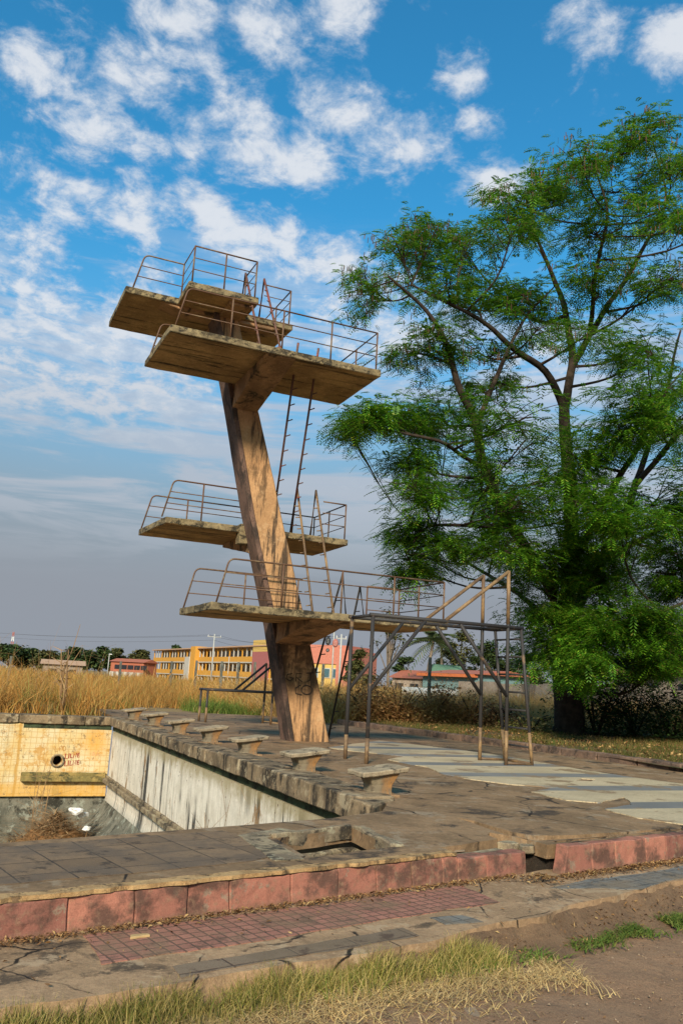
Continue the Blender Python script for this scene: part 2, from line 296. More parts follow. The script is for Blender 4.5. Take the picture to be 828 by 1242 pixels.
def npmesh(name, V, F, material, parent=None, kind=None, loc=None):
    """big quad mesh from numpy arrays"""
    off = base_of(parent) if parent else Vector(loc or (0, 0, 0)); V = np.asarray(V, np.float32)-np.array(off, np.float32); F = np.asarray(F, np.int32); k = F.shape[1]
    me = bpy.data.meshes.new(name); me.vertices.add(len(V)); me.loops.add(F.size); me.polygons.add(len(F))
    me.vertices.foreach_set('co', V.ravel()); me.loops.foreach_set('vertex_index', F.ravel())
    me.polygons.foreach_set('loop_start', np.arange(0, F.size, k, dtype=np.int32)); me.polygons.foreach_set('loop_total', np.full(len(F), k, np.int32)); me.update(calc_edges=True)
    o = bpy.data.objects.new(name, me); COL.objects.link(o)
    if parent: o.parent = parent
    elif loc is not None: o.location = loc
    me.materials.append(M[material])
    if kind: o['kind'] = kind
    return o
def thing(name, label, cat, loc=(0, 0, 0), group=None):
    o = bpy.data.objects.new(name, None); COL.objects.link(o); o.location = loc; o['label'] = label; o['category'] = cat
    o.empty_display_size = .2
    if group: o['group'] = group
    return o
def tag(o, label, cat, group=None, kind=None):
    o['label'] = label; o['category'] = cat
    if group: o['group'] = group
    if kind: o['kind'] = kind
    return o
def rough(o, cell=.12, amp=.008, bev=.01, scale=4, zonly=False):
    """break up clean edges: bevel, cut into cells, push vertices about"""
    bm = bmesh.new(); bm.from_mesh(o.data)
    bmesh.ops.remove_doubles(bm, verts=bm.verts, dist=1e-5)
    if bev: bmesh.ops.bevel(bm, geom=[e for e in bm.edges if e.is_manifold and e.calc_face_angle(0) > .5], offset=bev, segments=1, affect='EDGES')
    for _ in range(7):
        es = [e for e in bm.edges if e.calc_length() > cell*1.6]
        if not es or len(bm.verts) > 12000: break
        bmesh.ops.subdivide_edges(bm, edges=es, cuts=1, use_grid_fill=True)
    off = base_of(o)
    for v in bm.verts:
        p = (v.co+off)*scale; d = Vector((noise.noise(p), noise.noise(p+Vector((31, 7, 3))), noise.noise(p+Vector((5, 53, 17)))))
        d += .5*Vector((noise.noise(p*3.1), noise.noise(p*3.1+Vector((9, 2, 1))), noise.noise(p*3.1+Vector((1, 8, 6)))))
        if zonly: d.x = d.y = 0
        v.co += d*amp
    bmesh.ops.triangulate(bm, faces=[f for f in bm.faces if len(f.verts) > 4])
    bm.to_mesh(o.data); bm.free(); return o
SKYV = 1.05; SUNE = 3.5
from mathutils.geometry import tessellate_polygon
# ------------------------------------------------------------------ sky, sun
SUN_EL, SUN_AZ = math.radians(29), math.radians(214)
w = bpy.data.worlds.new('World'); SC.world = w; w.use_nodes = True
t = NT(w.node_tree); t.n.clear()
sky = t.node('ShaderNodeTexSky', sky_type='NISHITA', sun_disc=False, sun_elevation=SUN_EL, sun_rotation=SUN_AZ, air_density=1.0, dust_density=1.2, ozone_density=2.5)
dirv = t.coord('Generated'); dx, dy, dz = t.xyz(dirv)
el = t.math('MAXIMUM', dz, 0.0)
pl = t.vmath('DIVIDE', dirv, t.vec(t.math('ADD', el, .22), t.math('ADD', el, .22), 1)); pl = t.vmath('MULTIPLY', pl, (1, 1, 0))
def blob(px, py, r):                                                # cloud banks, laid out by direction on the sky dome
    d = ray(px, py).normalized(); q = (d.x/(max(d.z, 0)+.22), d.y/(max(d.z, 0)+.22)); d2 = ray(px+r, py).normalized(); q2 = (d2.x/(d2.z+.22), d2.y/(d2.z+.22))
    rad = math.hypot(q2[0]-q[0], q2[1]-q[1])
    return t.mapr(t.vmath('DISTANCE', pl, (q[0], q[1], 0), 1), rad*.0, rad*1.55, 1, 0)
banks = [(95, 125, 75), (165, 95, 70), (230, 70, 70), (215, 30, 60), (40, 75, 50), (295, 165, 85), (360, 190, 60), (400, 135, 60), (485, 170, 75), (105, 235, 75), (170, 262, 65), (260, 262, 60),
         (330, 30, 55), (402, 25, 55), (735, 40, 60), (800, 45, 75), (600, 225, 50), (560, 95, 40), (20, 300, 60), (60, 400, 110), (150, 400, 110), (50, 470, 120), (170, 480, 110), (330, 300, 80), (390, 330, 80), (660, 450, 90), (470, 420, 90),
         (178, 178, 30), (580, 150, 35)]
acc = None
for b in banks:
    v = blob(b[0], b[1], b[2]*(1.25 if b[0] < 480 else 1.0)); acc = v if acc is None else t.math('MAXIMUM', acc, v)
big = t.noise(pl, 10.5, 9, .62, .3); fine = t.noise(pl, 22, 8, .68, .3)
nz = t.math('ADD', t.math('MULTIPLY', big, .70), t.math('MULTIPLY', fine, .30))
thr = t.math('SUBTRACT', t.math('ADD', nz, t.math('MULTIPLY', acc, .22)), .592)
puff = t.mapr(thr, -.04, .18)
streak = t.noise(t.map(dirv, (3.2, 3.2, 26), rot=(0, .06, 0)), 1.5, 9, .6, .5)
smask = t.math('MULTIPLY', t.mapr(streak, .42, .6), t.math('MULTIPLY', t.mapr(el, .09, .22), t.mapr(el, .38, .52, 1, 0)))
mask = t.math('MAXIMUM', t.math('MULTIPLY', puff, t.mapr(el, .2, .3)), t.math('MULTIPLY', smask, .85))
shade = t.mapr(t.math('ADD', t.math('MULTIPLY', thr, 1.2), t.math('MULTIPLY', fine, .3)), .05, .42)
ccol = t.mix(shade, (2.7, 3.3, 4.2), (4.7, 4.9, 5.2))
skyc = t.node('ShaderNodeHueSaturation', {'Saturation': 1.25, 'Value': SKYV, 'Color': sky.outputs[0]}).outputs[0]
skyc = t.mix(1.0, skyc, (.55, 1.3, 1.2), 'MULTIPLY')
veil = t.mapr(el, .06, .54, 1, 0, 'SMOOTHERSTEP')
skyc = t.mix(veil, skyc, t.mix(t.mapr(el, .15, .42), (1.82, 2.0, 2.3), (1.78, 2.35, 3.0)))
final = t.mix(t.math('MULTIPLY', mask, .93), skyc, t.mix(t.mapr(el, .18, .42), (3.0, 3.2, 3.6), ccol))
bg = t.node('ShaderNodeBackground', {'Color': final, 'Strength': .1})
t.l.new(bg.outputs[0], t.node('ShaderNodeOutputWorld').inputs[0])
sd = bpy.data.lights.new('sun', 'SUN'); sd.energy = SUNE; sd.angle = math.radians(9); sd.color = (1, .86, .69)
so = bpy.data.objects.new('sun', sd); COL.objects.link(so)
sv = Vector((math.sin(SUN_AZ)*math.cos(SUN_EL), math.cos(SUN_AZ)*math.cos(SUN_EL), math.sin(SUN_EL)))
so.rotation_euler = (-sv).to_track_quat('-Z', 'Y').to_euler(); so.location = sv*40
# ------------------------------------------------------------------ ground
def yk(x): return 5.385+.2255*x                                     # line of the pink kerb
def gz(x): u = max(0, min(1, (x-2.4)/1.8)); return -.355-.08*u*u*(3-2*u)
def yw(x): return float(np.interp(x, [-15, -4, .43, 1.19, 2.79, 8, 16], [yk(-15)-.9, yk(-4)-.95, 4.45, 4.56, 4.87, yk(8)-1.13, yk(16)-1.13]))                                        # outer edge of the sidewalk
def wobble(loop, step, amp, sc=3, closed=True):
    out = []; n = len(loop)
    for i in range(n if closed else n-1):
        a, b = Vector(loop[i]), Vector(loop[(i+1) % n]); L = (b-a).length; k = max(1, int(L/step)); nr = Vector((-(b-a).y, (b-a).x)).normalized()
        for j in range(k):
            p = a+(b-a)*j/k; q = Vector((p.x, p.y, .37))*sc
            out.append(p+nr*(noise.noise(q)+.5*noise.noise(q*2.7))*amp*(0 if L > 60 else 1))
    if not closed: out.append(Vector(loop[-1]))
    return [(p.x, p.y) for p in out]
def sheet(name, outer, holes, z, depth, material, kind='structure', parent=None, loc=None):
    mb = MB(); loops = [outer]+list(holes); pts = [(x, y, z) for lp in loops for x, y in lp]
    tris = tessellate_polygon([[Vector((x, y, 0)) for x, y in lp] for lp in loops])
    fs = []
    for a, b, c in tris:
        n = (Vector(pts[b])-Vector(pts[a])).cross(Vector(pts[c])-Vector(pts[a])); fs.append((a, b, c) if n.z > 0 else (a, c, b))
    mb.add(pts, fs)
    if depth:
        for k, lp in enumerate(loops):
            n = len(lp); ar = sum(lp[i][0]*lp[(i+1) % n][1]-lp[(i+1) % n][0]*lp[i][1] for i in range(n)); flip = (ar > 0) != (k == 0)
            vs = [(x, y, z) for x, y in lp]+[(x, y, z-depth) for x, y in lp]
            mb.add(vs, [(i, n+i, n+(i+1) % n, (i+1) % n) if not flip else ((i+1) % n, n+(i+1) % n, n+i, i) for i in range(n)])
    return obj(name, mb, material, parent, kind=kind, loc=loc)
def grid(name, xs, ys, zf, material, skip=None, kind='structure'):
    X, Y = np.meshgrid(xs, ys, indexing='ij'); nx, ny = X.shape
    V = np.array([zf(a, b) for a, b in zip(X.ravel(), Y.ravel())], np.float32); i, j = np.meshgrid(np.arange(nx-1), np.arange(ny-1), indexing='ij'); a = (i*ny+j).ravel()
    F = np.stack([a, a+ny, a+ny+1, a+1], 1)
    if skip is not None: F = F[~np.array([skip(*V[f].mean(0)[:2]) for f in F])]
    o = npmesh(name, V, F, material, kind=kind)
    for q in o.data.polygons: q.use_smooth = True
    return o
def axis(*segs):
    out = []
    for a, b, s in segs: out += list(np.arange(a, b, s))
    return np.array(sorted(set(np.round(out+[segs[-1][1]], 4))))
def dirt_z(x, tt):
    y = yk(x)+.3-tt; p = Vector((x, y, 0))
    f = max(0, min(1, (tt-1.35)/.25))
    return (x, y, gz(x)-.01+f*(.022*noise.noise(p*1.3)+.012*noise.noise(p*5)+.004*noise.noise(p*17)))
grid('ground', axis((-90, -10, 8), (-10, -1, .5), (-1, 7.5, .06), (7.5, 20, .5), (20, 400, 20)), axis((0, 1.2, .3), (1.2, 3.2, .05), (3.2, 8, .4), (8, 400, 14)), dirt_z, 'dirt')
DECK = [(-15, yk(-15)), (3.98, yk(3.98)), (3.95, 6.50), (4.2, 6.58), (4.74, 6.78), (4.76, 6.98), (4.86, 7.10), (4.95, 6.93), (5.02, 6.85), (5.04, yk(5.04)-.06), (13.2, yk(13.2)-.10), (12.98, 12.6), (12.77, 17.1), (12.15, 23.5), (12.3, 26), (11, 30.5), (4.75, 31.2), (4.7, 26.1), (-15, 26.1)]
def in_deck(x, y): return -14.6 < x < 12.0 and yk(x)+.2 < y < (25.9 if x < 4.9 else 29.8)
def field_z(x, y):
    f = max(0, min(1, (y-yk(x)+.3)/3.0)) if -40 < x < 60 else 1
    h = -.42+.36*f+.05*noise.noise(Vector((x*.15, y*.15, 2)))*f
    if x > 12.8 and y > 9: h = .03+.05*noise.noise(Vector((x*.5, y*.5, 2)))
    return (x, y, h)
grid('field', axis((-2500, -400, 300), (-400, -60, 30), (-60, -14.6, 5), (-14.6, 12, 1.33), (12, 30, .8), (30, 80, 5), (80, 400, 30), (400, 2800, 300)),
     axis((-80, 0, 10), (0, 34, .9), (34, 80, 4), (80, 400, 30), (400, 4000, 300)), field_z, 'field_soil', skip=lambda x, y: in_deck(x, y) or (y < yk(max(-80, min(300, x)))-.3))
# a patch of leaf-strewn lawn beyond the far kerb
lawn = [(12.95, 9), (12.9, 12.6), (12.7, 17.1), (12.3, 21.5), (12.1, 24.6), (15, 27), (20, 28), (27, 25), (30, 18), (30, 9)]
grid('lawn', axis((12.85, 30, .45)), axis((9, 27, .45)), lambda x, y: (x, y, .075+.05*noise.noise(Vector((x*.5, y*.5, 2)))+.02*noise.noise(Vector((x*2, y*2, 0)))), 'lawn_soil')
# ------------------------------------------------------------------ deck with the pit and cracks cut out
POOL = [(4.90, 25.9), (4.90, 9.3), (4.66, 8.82), (4.40, 8.42), (3.66, 8.03), (2.2, 7.592), (.54, 7.14), (-12, 3.62), (-12, 25.9)]
PIT = [(2.67, 6.27), (3.54, 6.58), (3.60, 7.46), (2.70, 7.06)]
def pxloop(pts, z=0): return [tuple(onz(x, y, z)[:2]) for x, y in pts]
cr1 = pxloop([(553, 992), (575, 996), (594, 1002), (616, 1008), (640, 1013.5), (668, 1014), (700, 1013), (740, 1010.5), (790, 1007), (812, 1004.5), (812, 1007), (788, 1010.5), (740, 1014.5), (700, 1017), (668, 1019), (650, 1020), (632, 1017), (612, 1012.5), (592, 1005.5), (573, 998.5)])
cr2 = [(5.2, yk(5.2)-.01), (6, yk(6)-.02), (7.4, yk(7.4)-.02), (7.4, yk(7.4)+.03), (6, yk(6)+.035), (5.2, yk(5.2)+.05)]
outer = wobble(DECK, .12, .018)
deck = sheet('pool_deck', outer, [wobble(POOL, .16, .022), wobble(PIT, .09, .015), wobble(cr1, .06, .012), cr2], 0, .12, 'deck_concrete')
sheet('crack_soil', [(3.75, yk(3.75)+.12), (4.64, yk(4.64)+.16), (4.75, yk(4.75)+.3), (5.0, yk(5)+.2), (5.12, yk(5.12)+.0), (9, yk(9)-.08), (9, yk(9)+2.2), (4.2, yk(4.2)+1.9), (3.75, 7.3)], [], -.10, .4, 'crack_soil')
flags = [(-12, yk(-12)+.34), (-1, yk(-1)+.30), (1.2, yk(1.2)+.30), (2.2, yk(2.2)+.34), (2.45, 6.4), (2.5, 6.95), (2.35, 7.45), (.5, 6.95), (-12, 3.45)]
sheet('deck_paving', wobble(flags, .15, .03), [], .005, .004, 'deck_flags')
# paint-pale mortar strip beside the pit
sheet('mortar_strip', wobble([(2.36, 6.2), (2.6, 6.2), (2.62, 7.05), (3.0, 7.35), (2.9, 7.5), (2.42, 7.2)], .1, .03), [], .009, .008, 'old_concrete')
px_tiles = [(15, 90), (60, 97), (190, 110), (150, 118), (240, 135), (275, 150), (340, 163), (440, 176), (545, 182), (480, 192), (560, 212), (640, 218), (690, 205), (712, 222), (650, 232), (720, 252), (828, 268), (900, 290), (900, 186), (828, 174), (700, 157), (600, 142), (480, 120), (370, 102), (250, 87), (130, 74)]
tl = pxloop([(390+x/1.89, 860+y/1.89) for x, y in px_tiles])
sheet('tiled_floor', wobble(tl, .1, .05, 2.3), [wobble(pxloop([(705, 945.5), (722, 946.5), (716, 949), (698, 948)]), .1, .04)], .014, .012, 'band_tiles')
# cracked lower slab at the broken edge of the deck
bs = MB().prism([(4.0, yk(4.0)+.02), (4.7, yk(4.7)+.03), (4.66, 6.70), (4.22, 6.54), (3.99, 6.46)], -.16, -.055)
o = rough(obj('broken_slab', bs, 'old_concrete', loc=(4.35, 6.5, -.11)), .1, .012, .008); tag(o, 'sunken broken slab of concrete behind the pink kerb beside the gap', 'concrete slab')
# chunks in the gap
for i, (x, y, s, r) in enumerate(((4.83, 6.76, .10, .4), (4.96, 6.66, .09, 1.2), (5.25, 6.73, .1, .2), (5.6, 6.80, .09, .7))):
    c = MB().prism([(x+s*math.cos(r+a)*k, y+s*math.sin(r+a)*k) for a, k in ((0, 1), (1.3, .8), (2.6, 1.1), (3.9, .9), (5.1, 1))], -.10 if i < 4 else -.24, (-.02-.01*i) if i < 4 else (-.09, -.12, -.17)[i-4])
    o = rough(obj('rubble_chunk', c, 'old_concrete', loc=(x, y, -.09)), .05, .015, .008)
    tag(o, ('chunk of broken concrete in the gap between the pink kerbs', 'smaller chunk at the front of the gap between the kerbs', 'angular chunk behind the start of the far pink kerb', 'last chunk along the crack behind the far pink kerb', 'upright chunk at the left side of the gap between the kerbs', 'low chunk in the middle of the gap', 'lowest small chunk spilling out of the gap onto the leaves')[i], 'rubble')
# drain pit: rim and stepped sides
T = thing('drain_pit', 'open rectangular drain pit with chipped concrete rim in the deck', 'drain pit', (3.13, 6.85, -.3))
def inset(q, d):
    c = sum((Vector(p) for p in q), Vector((0, 0)))/len(q); return [tuple(c+(Vector(p)-c)*(1-d)) for p in q]
a, b, c_ = PIT, inset(PIT, .11), inset(PIT, -.02)
pw = MB()
for i in range(4):
    j = (i+1) % 4
    pw.hexa([(*c_[i], -.64), (*c_[j], -.64), (*b[j], -.64), (*b[i], -.64)], [(*c_[i], -.15), (*c_[j], -.15), (*b[j], -.165), (*b[i], -.165)])
rough(obj('pit_wall', pw, 'old_concrete', T), .08, .014, .01)
for i, (wd, hh) in ((2, (.10, .035)), (1, (.13, .028))):
    p, q = Vector(a[i]), Vector(a[(i+1) % 4]); n = Vector(((q-p).y, -(q-p).x)).normalized()*wd
    r_ = MB().hexa([(*p, -.1), (*(p+n), -.1), (*(q+n), -.1), (*q, -.1)], [(*p, hh), (*(p+n), hh*.5), (*(q+n), hh*.5), (*q, hh)])
    rough(obj('rim', r_, 'old_concrete', T), .06, .016, .012)
obj('pit_floor', MB().add([(*p, -.62) for p in c_], [(0, 1, 2, 3)]), 'crack_soil', T)
# ------------------------------------------------------------------ kerbs, sidewalk
kb = MB(); lip = MB(); x = -15.0; rn = random.Random(3)
def kerbpt(x, back, z): n = Vector((-.22, .975)); return (x+n.x*back, yk(x)+n.y*back, z)
while x < 17:
    L = rn.uniform(.30, .48); x1 = min(x+L, 4.80) if x < 4.80 else x+L
    if 4.80 <= x < 5.0: x = 5.0; continue
    if x < 4.7 < x1 < 4.80: x1 = 4.80
    f0 = rn.uniform(-.010, .010)+(.19 if x > 4.9 else 0); g = .0018
    top = -.028 if x1 < 3.99 else (-.05 if x < 5 else .006)
    if x < 3.98 < x1: x1 = 3.98; top = -.028
    d = -.08 if x > 4.9 else .14
    skew = .10 if abs(x-5.0) < .01 else 0
    kb.hexa([kerbpt(x+g, -.05-f0, -.45), kerbpt(x1-g, -.05-f0, -.45), kerbpt(x1-g, d, -.45), kerbpt(x+g, d, -.45)],
            [kerbpt(x+g+skew, -.02-f0, top), kerbpt(x1-g, -.02-f0+rn.uniform(-.006, .006), top), kerbpt(x1-g, d, top), kerbpt(x+g+skew, d, top)])
    x = x1
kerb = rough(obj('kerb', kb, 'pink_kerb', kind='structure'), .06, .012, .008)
lp = wobble([(-15, yk(-15)+.10), (-15, yk(-15)-.028), (3.97, yk(3.97)-.028), (3.97, yk(3.97)+.08)], .05, .03, 7)
sheet('kerb_lip', lp, [], .005, .026, 'tan_mortar')
# sidewalk: slab with eroded outer edge, bands laid on it
def band(name, t0, t1, x0, x1, z, dep, material, amp, step=.1):
    a_ = [(x, yk(x)-t1) for x in (x0, x1)]; b_ = [(x, yk(x)-t0) for x in (x1, x0)]
    return sheet(name, wobble(a_+b_, step, amp), [], z, dep, material)
edge = [(-15, yw(-15)), (-4, yw(-4)), (.43, yw(.43)), (1.19, yw(1.19)), (2.9, yw(2.9)-.02), (3.6, yw(3.6)+.10), (4.0, yw(4.0)+.06), (4.5, yw(4.5)+.20), (5.2, yw(5.2)+.26), (6, yw(6)+.34), (8, yw(8)+.3), (16, yw(16)), (16, yk(16)), (-15, yk(-15))]
sheet('sidewalk', wobble(edge, .07, .03, 2.7), [], -.225, .25, 'sidewalk_concrete')
# crumbling earth bank below the eroded edge
bk = [(2.7, yw(2.7)-.02), (3.4, yw(3.4)-.03), (4.2, yw(4.2)+.0), (5.2, yw(5.2)+.10), (6.2, yw(6.2)+.16), (8, yw(8)+.1), (8, yw(8)+.6), (2.7, yw(2.7)+.3)]
eb = MB(); xs_ = np.arange(2.6, 16, .06); rows = ((.10, -.24), (.02, -.255), (-.02, -.29), (-.05, -.33), (-.11, -.375), (-.20, -.405), (-.30, -.45)); er = np.interp(xs_, [2.6, 2.9, 3.6, 4.0, 4.5, 5.2, 6, 8, 16], [0, -.02, .09, .06, .18, .24, .32, .3, .1])
for x_, e_ in zip(xs_, er):
    for o_, z_ in rows:
        nn = noise.noise(Vector((x_*4, o_*9, 1)))+.6*noise.noise(Vector((x_*11, o_*22, 4))); eb.v.append((x_+.01*nn, yw(x_)+e_+o_+.035*nn, z_+.02*noise.noise(Vector((x_*7, o_*15, 9)))))
k_ = len(rows); eb.f = [(i*k_+j, i*k_+j+1, (i+1)*k_+j+1, (i+1)*k_+j) for i in range(len(xs_)-1) for j in range(k_-1)]
obj('earth_bank', eb, 'bank_soil', kind='structure', smooth=True)
band('grey_slab_band', .86, 1.04, 1.3, 2.9, -.2205, .004, 'slab_flags', .03)
band('pink_paving', .13, .62, -15, .30, -.2205, .004, 'sidewalk_concrete', .03)
band('pink_paving', .12, .66, .95, 3.95, -.2200, .005, 'pink_pavers', .035)
pv = wobble([(4.62, 5.92), (5.25, 5.76), (5.42, 5.74), (5.9, 5.95), (9, 6.66), (12, 7.25), (12, 7.75), (9, 7.0), (6.6, 6.42), (5.9, 6.22), (5.2, 6.10)], .1, .04)
sheet('blue_paving', pv, [], -.2185, .006, 'blue_pavers')
sheet('blue_paving', wobble(pxloop([(520, 1113), (560, 1111), (585, 1118), (540, 1122)], -.22), .06, .02), [], -.2188, .005, 'blue_pavers')
# kerb on the far side of the tiled floor
kb = MB(); path = [(13.25, 8.6), (12.98, 12.6), (12.77, 17.1), (12.15, 23.5), (11.9, 26.2)]
for (xa, ya), (xb, yb) in zip(path, path[1:]):
    L = math.hypot(xb-xa, yb-ya); n = round(L/1.25)
    for i in range(n):
        u0, u1 = i/n+.004, (i+1)/n-.004; f0 = rn.uniform(-.012, .012)
        q = [(xa+(xb-xa)*u-.02+f0+e, ya+(yb-ya)*u) for u, e in ((u0, 0), (u0, .26), (u1, .26), (u1, 0))]
        kb.hexa([(*p, -.2) for p in q], [(*p, .155+rn.uniform(-.008, .008)) for p in q])
rough(obj('far_kerb', kb, 'brown_kerb', kind='structure'), .16, .014, .018)
# ------------------------------------------------------------------ swimming pool
P = thing('swimming_pool', 'drained swimming pool with yellow tiled end wall and grey streaked side wall', 'swimming pool', (1, 16, -3.4))
def onY(px, py, Y):
    d = ray(px, py); return EYE+d*(Y/d.y)
def onX(px, py, X):
    d = ray(px, py); return EYE+d*(X/d.x)
hx, hz, hr = 3.13, -1.2, .13
# tiled wall as ring of quads round the drain hole
circ = [(hx+hr*math.cos(2*PI*i/24), hz+hr*math.sin(2*PI*i/24)) for i in range(24)]
wl = MB(); outer_r = [(-12, -2.14), (4.52, -2.14), (4.52, -.335), (-12, -.335)]
tris = tessellate_polygon([[Vector((x_, z_, 0)) for x_, z_ in outer_r], [Vector((x_, z_, 0)) for x_, z_ in circ]])
vs = [(x_, 25.4, z_) for x_, z_ in outer_r+circ]
wl.add(vs, tris)
wl.add([(x_, 25.4, z_) for x_, z_ in circ]+[(x_, 25.8, z_) for x_, z_ in circ], [(i, (i+1) % 24, 24+(i+1) % 24, 24+i) for i in range(24)])
wl.add([(-12, 25.4, -2.14), (4.52, 25.4, -2.14), (4.52, 25.55, -2.14), (-12, 25.55, -2.14)], [(0, 1, 2, 3)])
ew = obj('end_wall', wl, 'yellow_tiles', P)
obj('wall_backing', MB().add([(hx-.2, 25.79, hz-.2), (hx+.2, 25.79, hz-.2), (hx+.2, 25.79, hz+.2), (hx-.2, 25.79, hz+.2)], [(0, 1, 2, 3)]), 'hole_black', ew)
ring = MB(); R1 = [(hx+(hr+.035)*math.cos(2*PI*i/24), 25.385, hz+(hr+.035)*math.sin(2*PI*i/24)) for i in range(25)]
ring.tube(R1, .026, 6); obj('drain_pipe', ring, 'old_concrete', ew, True)
rough(obj('overflow_ledge', MB().box(2.22, 25.22, -1.74, 4.46, 25.397, -1.592).box(2.22, 25.30, -1.60, 4.46, 25.397, -1.50), 'ledge_tiles', ew), .15, .01, .012)
obj('top_band', MB().box(-12, 25.43, -.335, 4.5, 25.8, -.20).box(2.14, 25.392, -.336, 4.5, 25.43, -.225), 'green_band', ew)
obj('top_band', MB().box(-12, 25.394, -.334, 1.98, 25.43, -.215).box(1.983, 25.39, -.42, 2.137, 25.43, -.2155), 'yellow_tiles', ew)
rough(obj('lower_wall', MB().box(-12, 25.5, -3.6, 4.6, 25.8, -2.141), 'basin_floor', P), .35, .02, 0)
rough(obj('pier', MB().box(.9, 25.2, -3.55, 1.64, 25.5, -2.45), 'old_concrete', P), .15, .02, .015)
sw = MB(); prof = [(4.95, -.36), (4.50, -.36), (4.50, -2.0), (4.46, -2.2), (4.34, -2.45), (4.1, -2.75), (3.75, -3.02), (3.2, -3.3), (2.5, -3.5)]
ys = list(np.arange(7.6, 25.55, .5)); nP = len(prof)
sw.add([(px_, y_, pz_) for y_ in ys for px_, pz_ in prof], [(i*nP+j, (i+1)*nP+j, (i+1)*nP+j+1, i*nP+j+1) for i in range(len(ys)-1) for j in range(nP-1)])
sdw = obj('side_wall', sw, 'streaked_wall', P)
rough(obj('overflow_ledge', MB().box(4.36, 8.6, -1.74, 4.497, 25.2, -1.62).box(4.43, 8.6, -1.62, 4.497, 25.2, -1.55), 'old_concrete', sdw), .25, .012, .012)
obj('top_band', MB().box(4.56, 8.6, -.362, 4.95, 25.5, -.20), 'green_band', sdw)
obj('basin_slope', MB().add([(px_-.003, y_, pz_+.004) for y_ in ys for px_, pz_ in prof[3:]], [(i*6+j, (i+1)*6+j, (i+1)*6+j+1, i*6+j+1) for i in range(len(ys)-1) for j in range(5)]), 'basin_floor', P, True)
obj('basin_floor', MB().add([(-12, 3, -3.49), (4.6, 3, -3.49), (4.6, 25.6, -3.49), (-12, 25.6, -3.49)], [(0, 1, 2, 3)]), 'basin_floor', P)
nw = MB(); nl = [(4.7, 8.86), (4.43, 8.50), (3.66, 8.08), (2.2, 7.66), (.54, 7.2), (-12, 3.68)]
nw.add([(x_, y_, z_) for x_, y_ in nl for z_ in (-.1, -3.55)], [(2*i, 2*i+1, 2*i+3, 2*i+2) for i in range(5)]); obj('near_wall', nw, 'streaked_wall', P)
obj('outer_wall', MB().add([(-12, 3.6, -.1), (-12, 25.8, -.1), (-12, 25.8, -3.6), (-12, 3.6, -3.6)], [(0, 1, 2, 3)]), 'yellow_tiles', P)
cp = MB(); cuts = [9.15, 10.4, 11.9, 13.35, 14.55, 15.4, 16.9, 18.2, 19.3, 20.8, 22.4, 24.0, 25.35]
for y0_, y1_ in zip(cuts, cuts[1:]):
    e = .07 if y0_ < 14.5 else rn.uniform(0, .03)
    cp.box(4.43-e*.5, y0_+.008, -.215, 4.95, y1_-.008, .012+(.035 if y0_ < 14.5 else rn.uniform(-.004, .008)))
cp.hexa([(4.36, 9.15, -.22), (4.42, 8.62, -.2), (4.62, 8.86, -.2), (4.95, 9.15, -.22)], [(4.36, 9.14, .03), (4.46, 8.7, .0), (4.6, 8.86, .0), (4.95, 9.15, .03)])
rough(obj('side_coping', cp, 'coping_concrete', P), .12, .014, .016)
cp = MB(); xx = -12.0
while xx < 4.3:
    x1 = min(xx+1.75, 4.93); cp.box(xx+.008, 25.32, -.215, x1-.008, 25.98, .012+rn.uniform(-.004, .01)); xx = x1
    if 4.93-xx < .3: break
rough(obj('end_coping', cp, 'coping_concrete', P), .16, .018, .02)
# spray-painted letters on the yellow wall
def strokes(S, ox, oy, sc, Y, wd, material, parent, name):
    mb = MB()
    for s in S: mb.ribbon([onY(ox+x/sc, oy+y/sc, Y) for x, y in s], wd, (0, -1, 0))
    return obj(name, mb, material, parent)
lil = [[(440, 300), (436, 335), (452, 331)], [(463, 297), (459, 332)], [(474, 300), (471, 330), (485, 326)], [(491, 328), (495, 298), (507, 325), (513, 294)], [(521, 300), (519, 325), (533, 321)], [(521, 300), (534, 296)], [(520, 312), (531, 308)]]
lil2 = [[(x-3, y+49) for x, y in s] for s in lil]
strokes(lil+lil2, 0, 860, 5.52, 25.4, .028, 'red_paint', ew, 'graffiti')
strokes([[(370, 252), (367, 285), (386, 284)], [(397, 284), (399, 254), (416, 253)], [(398, 268), (410, 267)], [(430+11*math.cos(a), 266+15*math.sin(a)) for a in np.linspace(0, 6.3, 14)],
        ], 0, 860, 5.52, 25.4, .016, 'rust_stain', ew, 'graffiti')
strokes([[(624, 290), (622, 315), (634, 306), (630, 290), (624, 290)], [(645, 316), (653, 286), (664, 312)], [(648, 304), (660, 302)]], 0, 860, 5.52, 25.4, .02, 'faint_red', ew, 'graffiti')
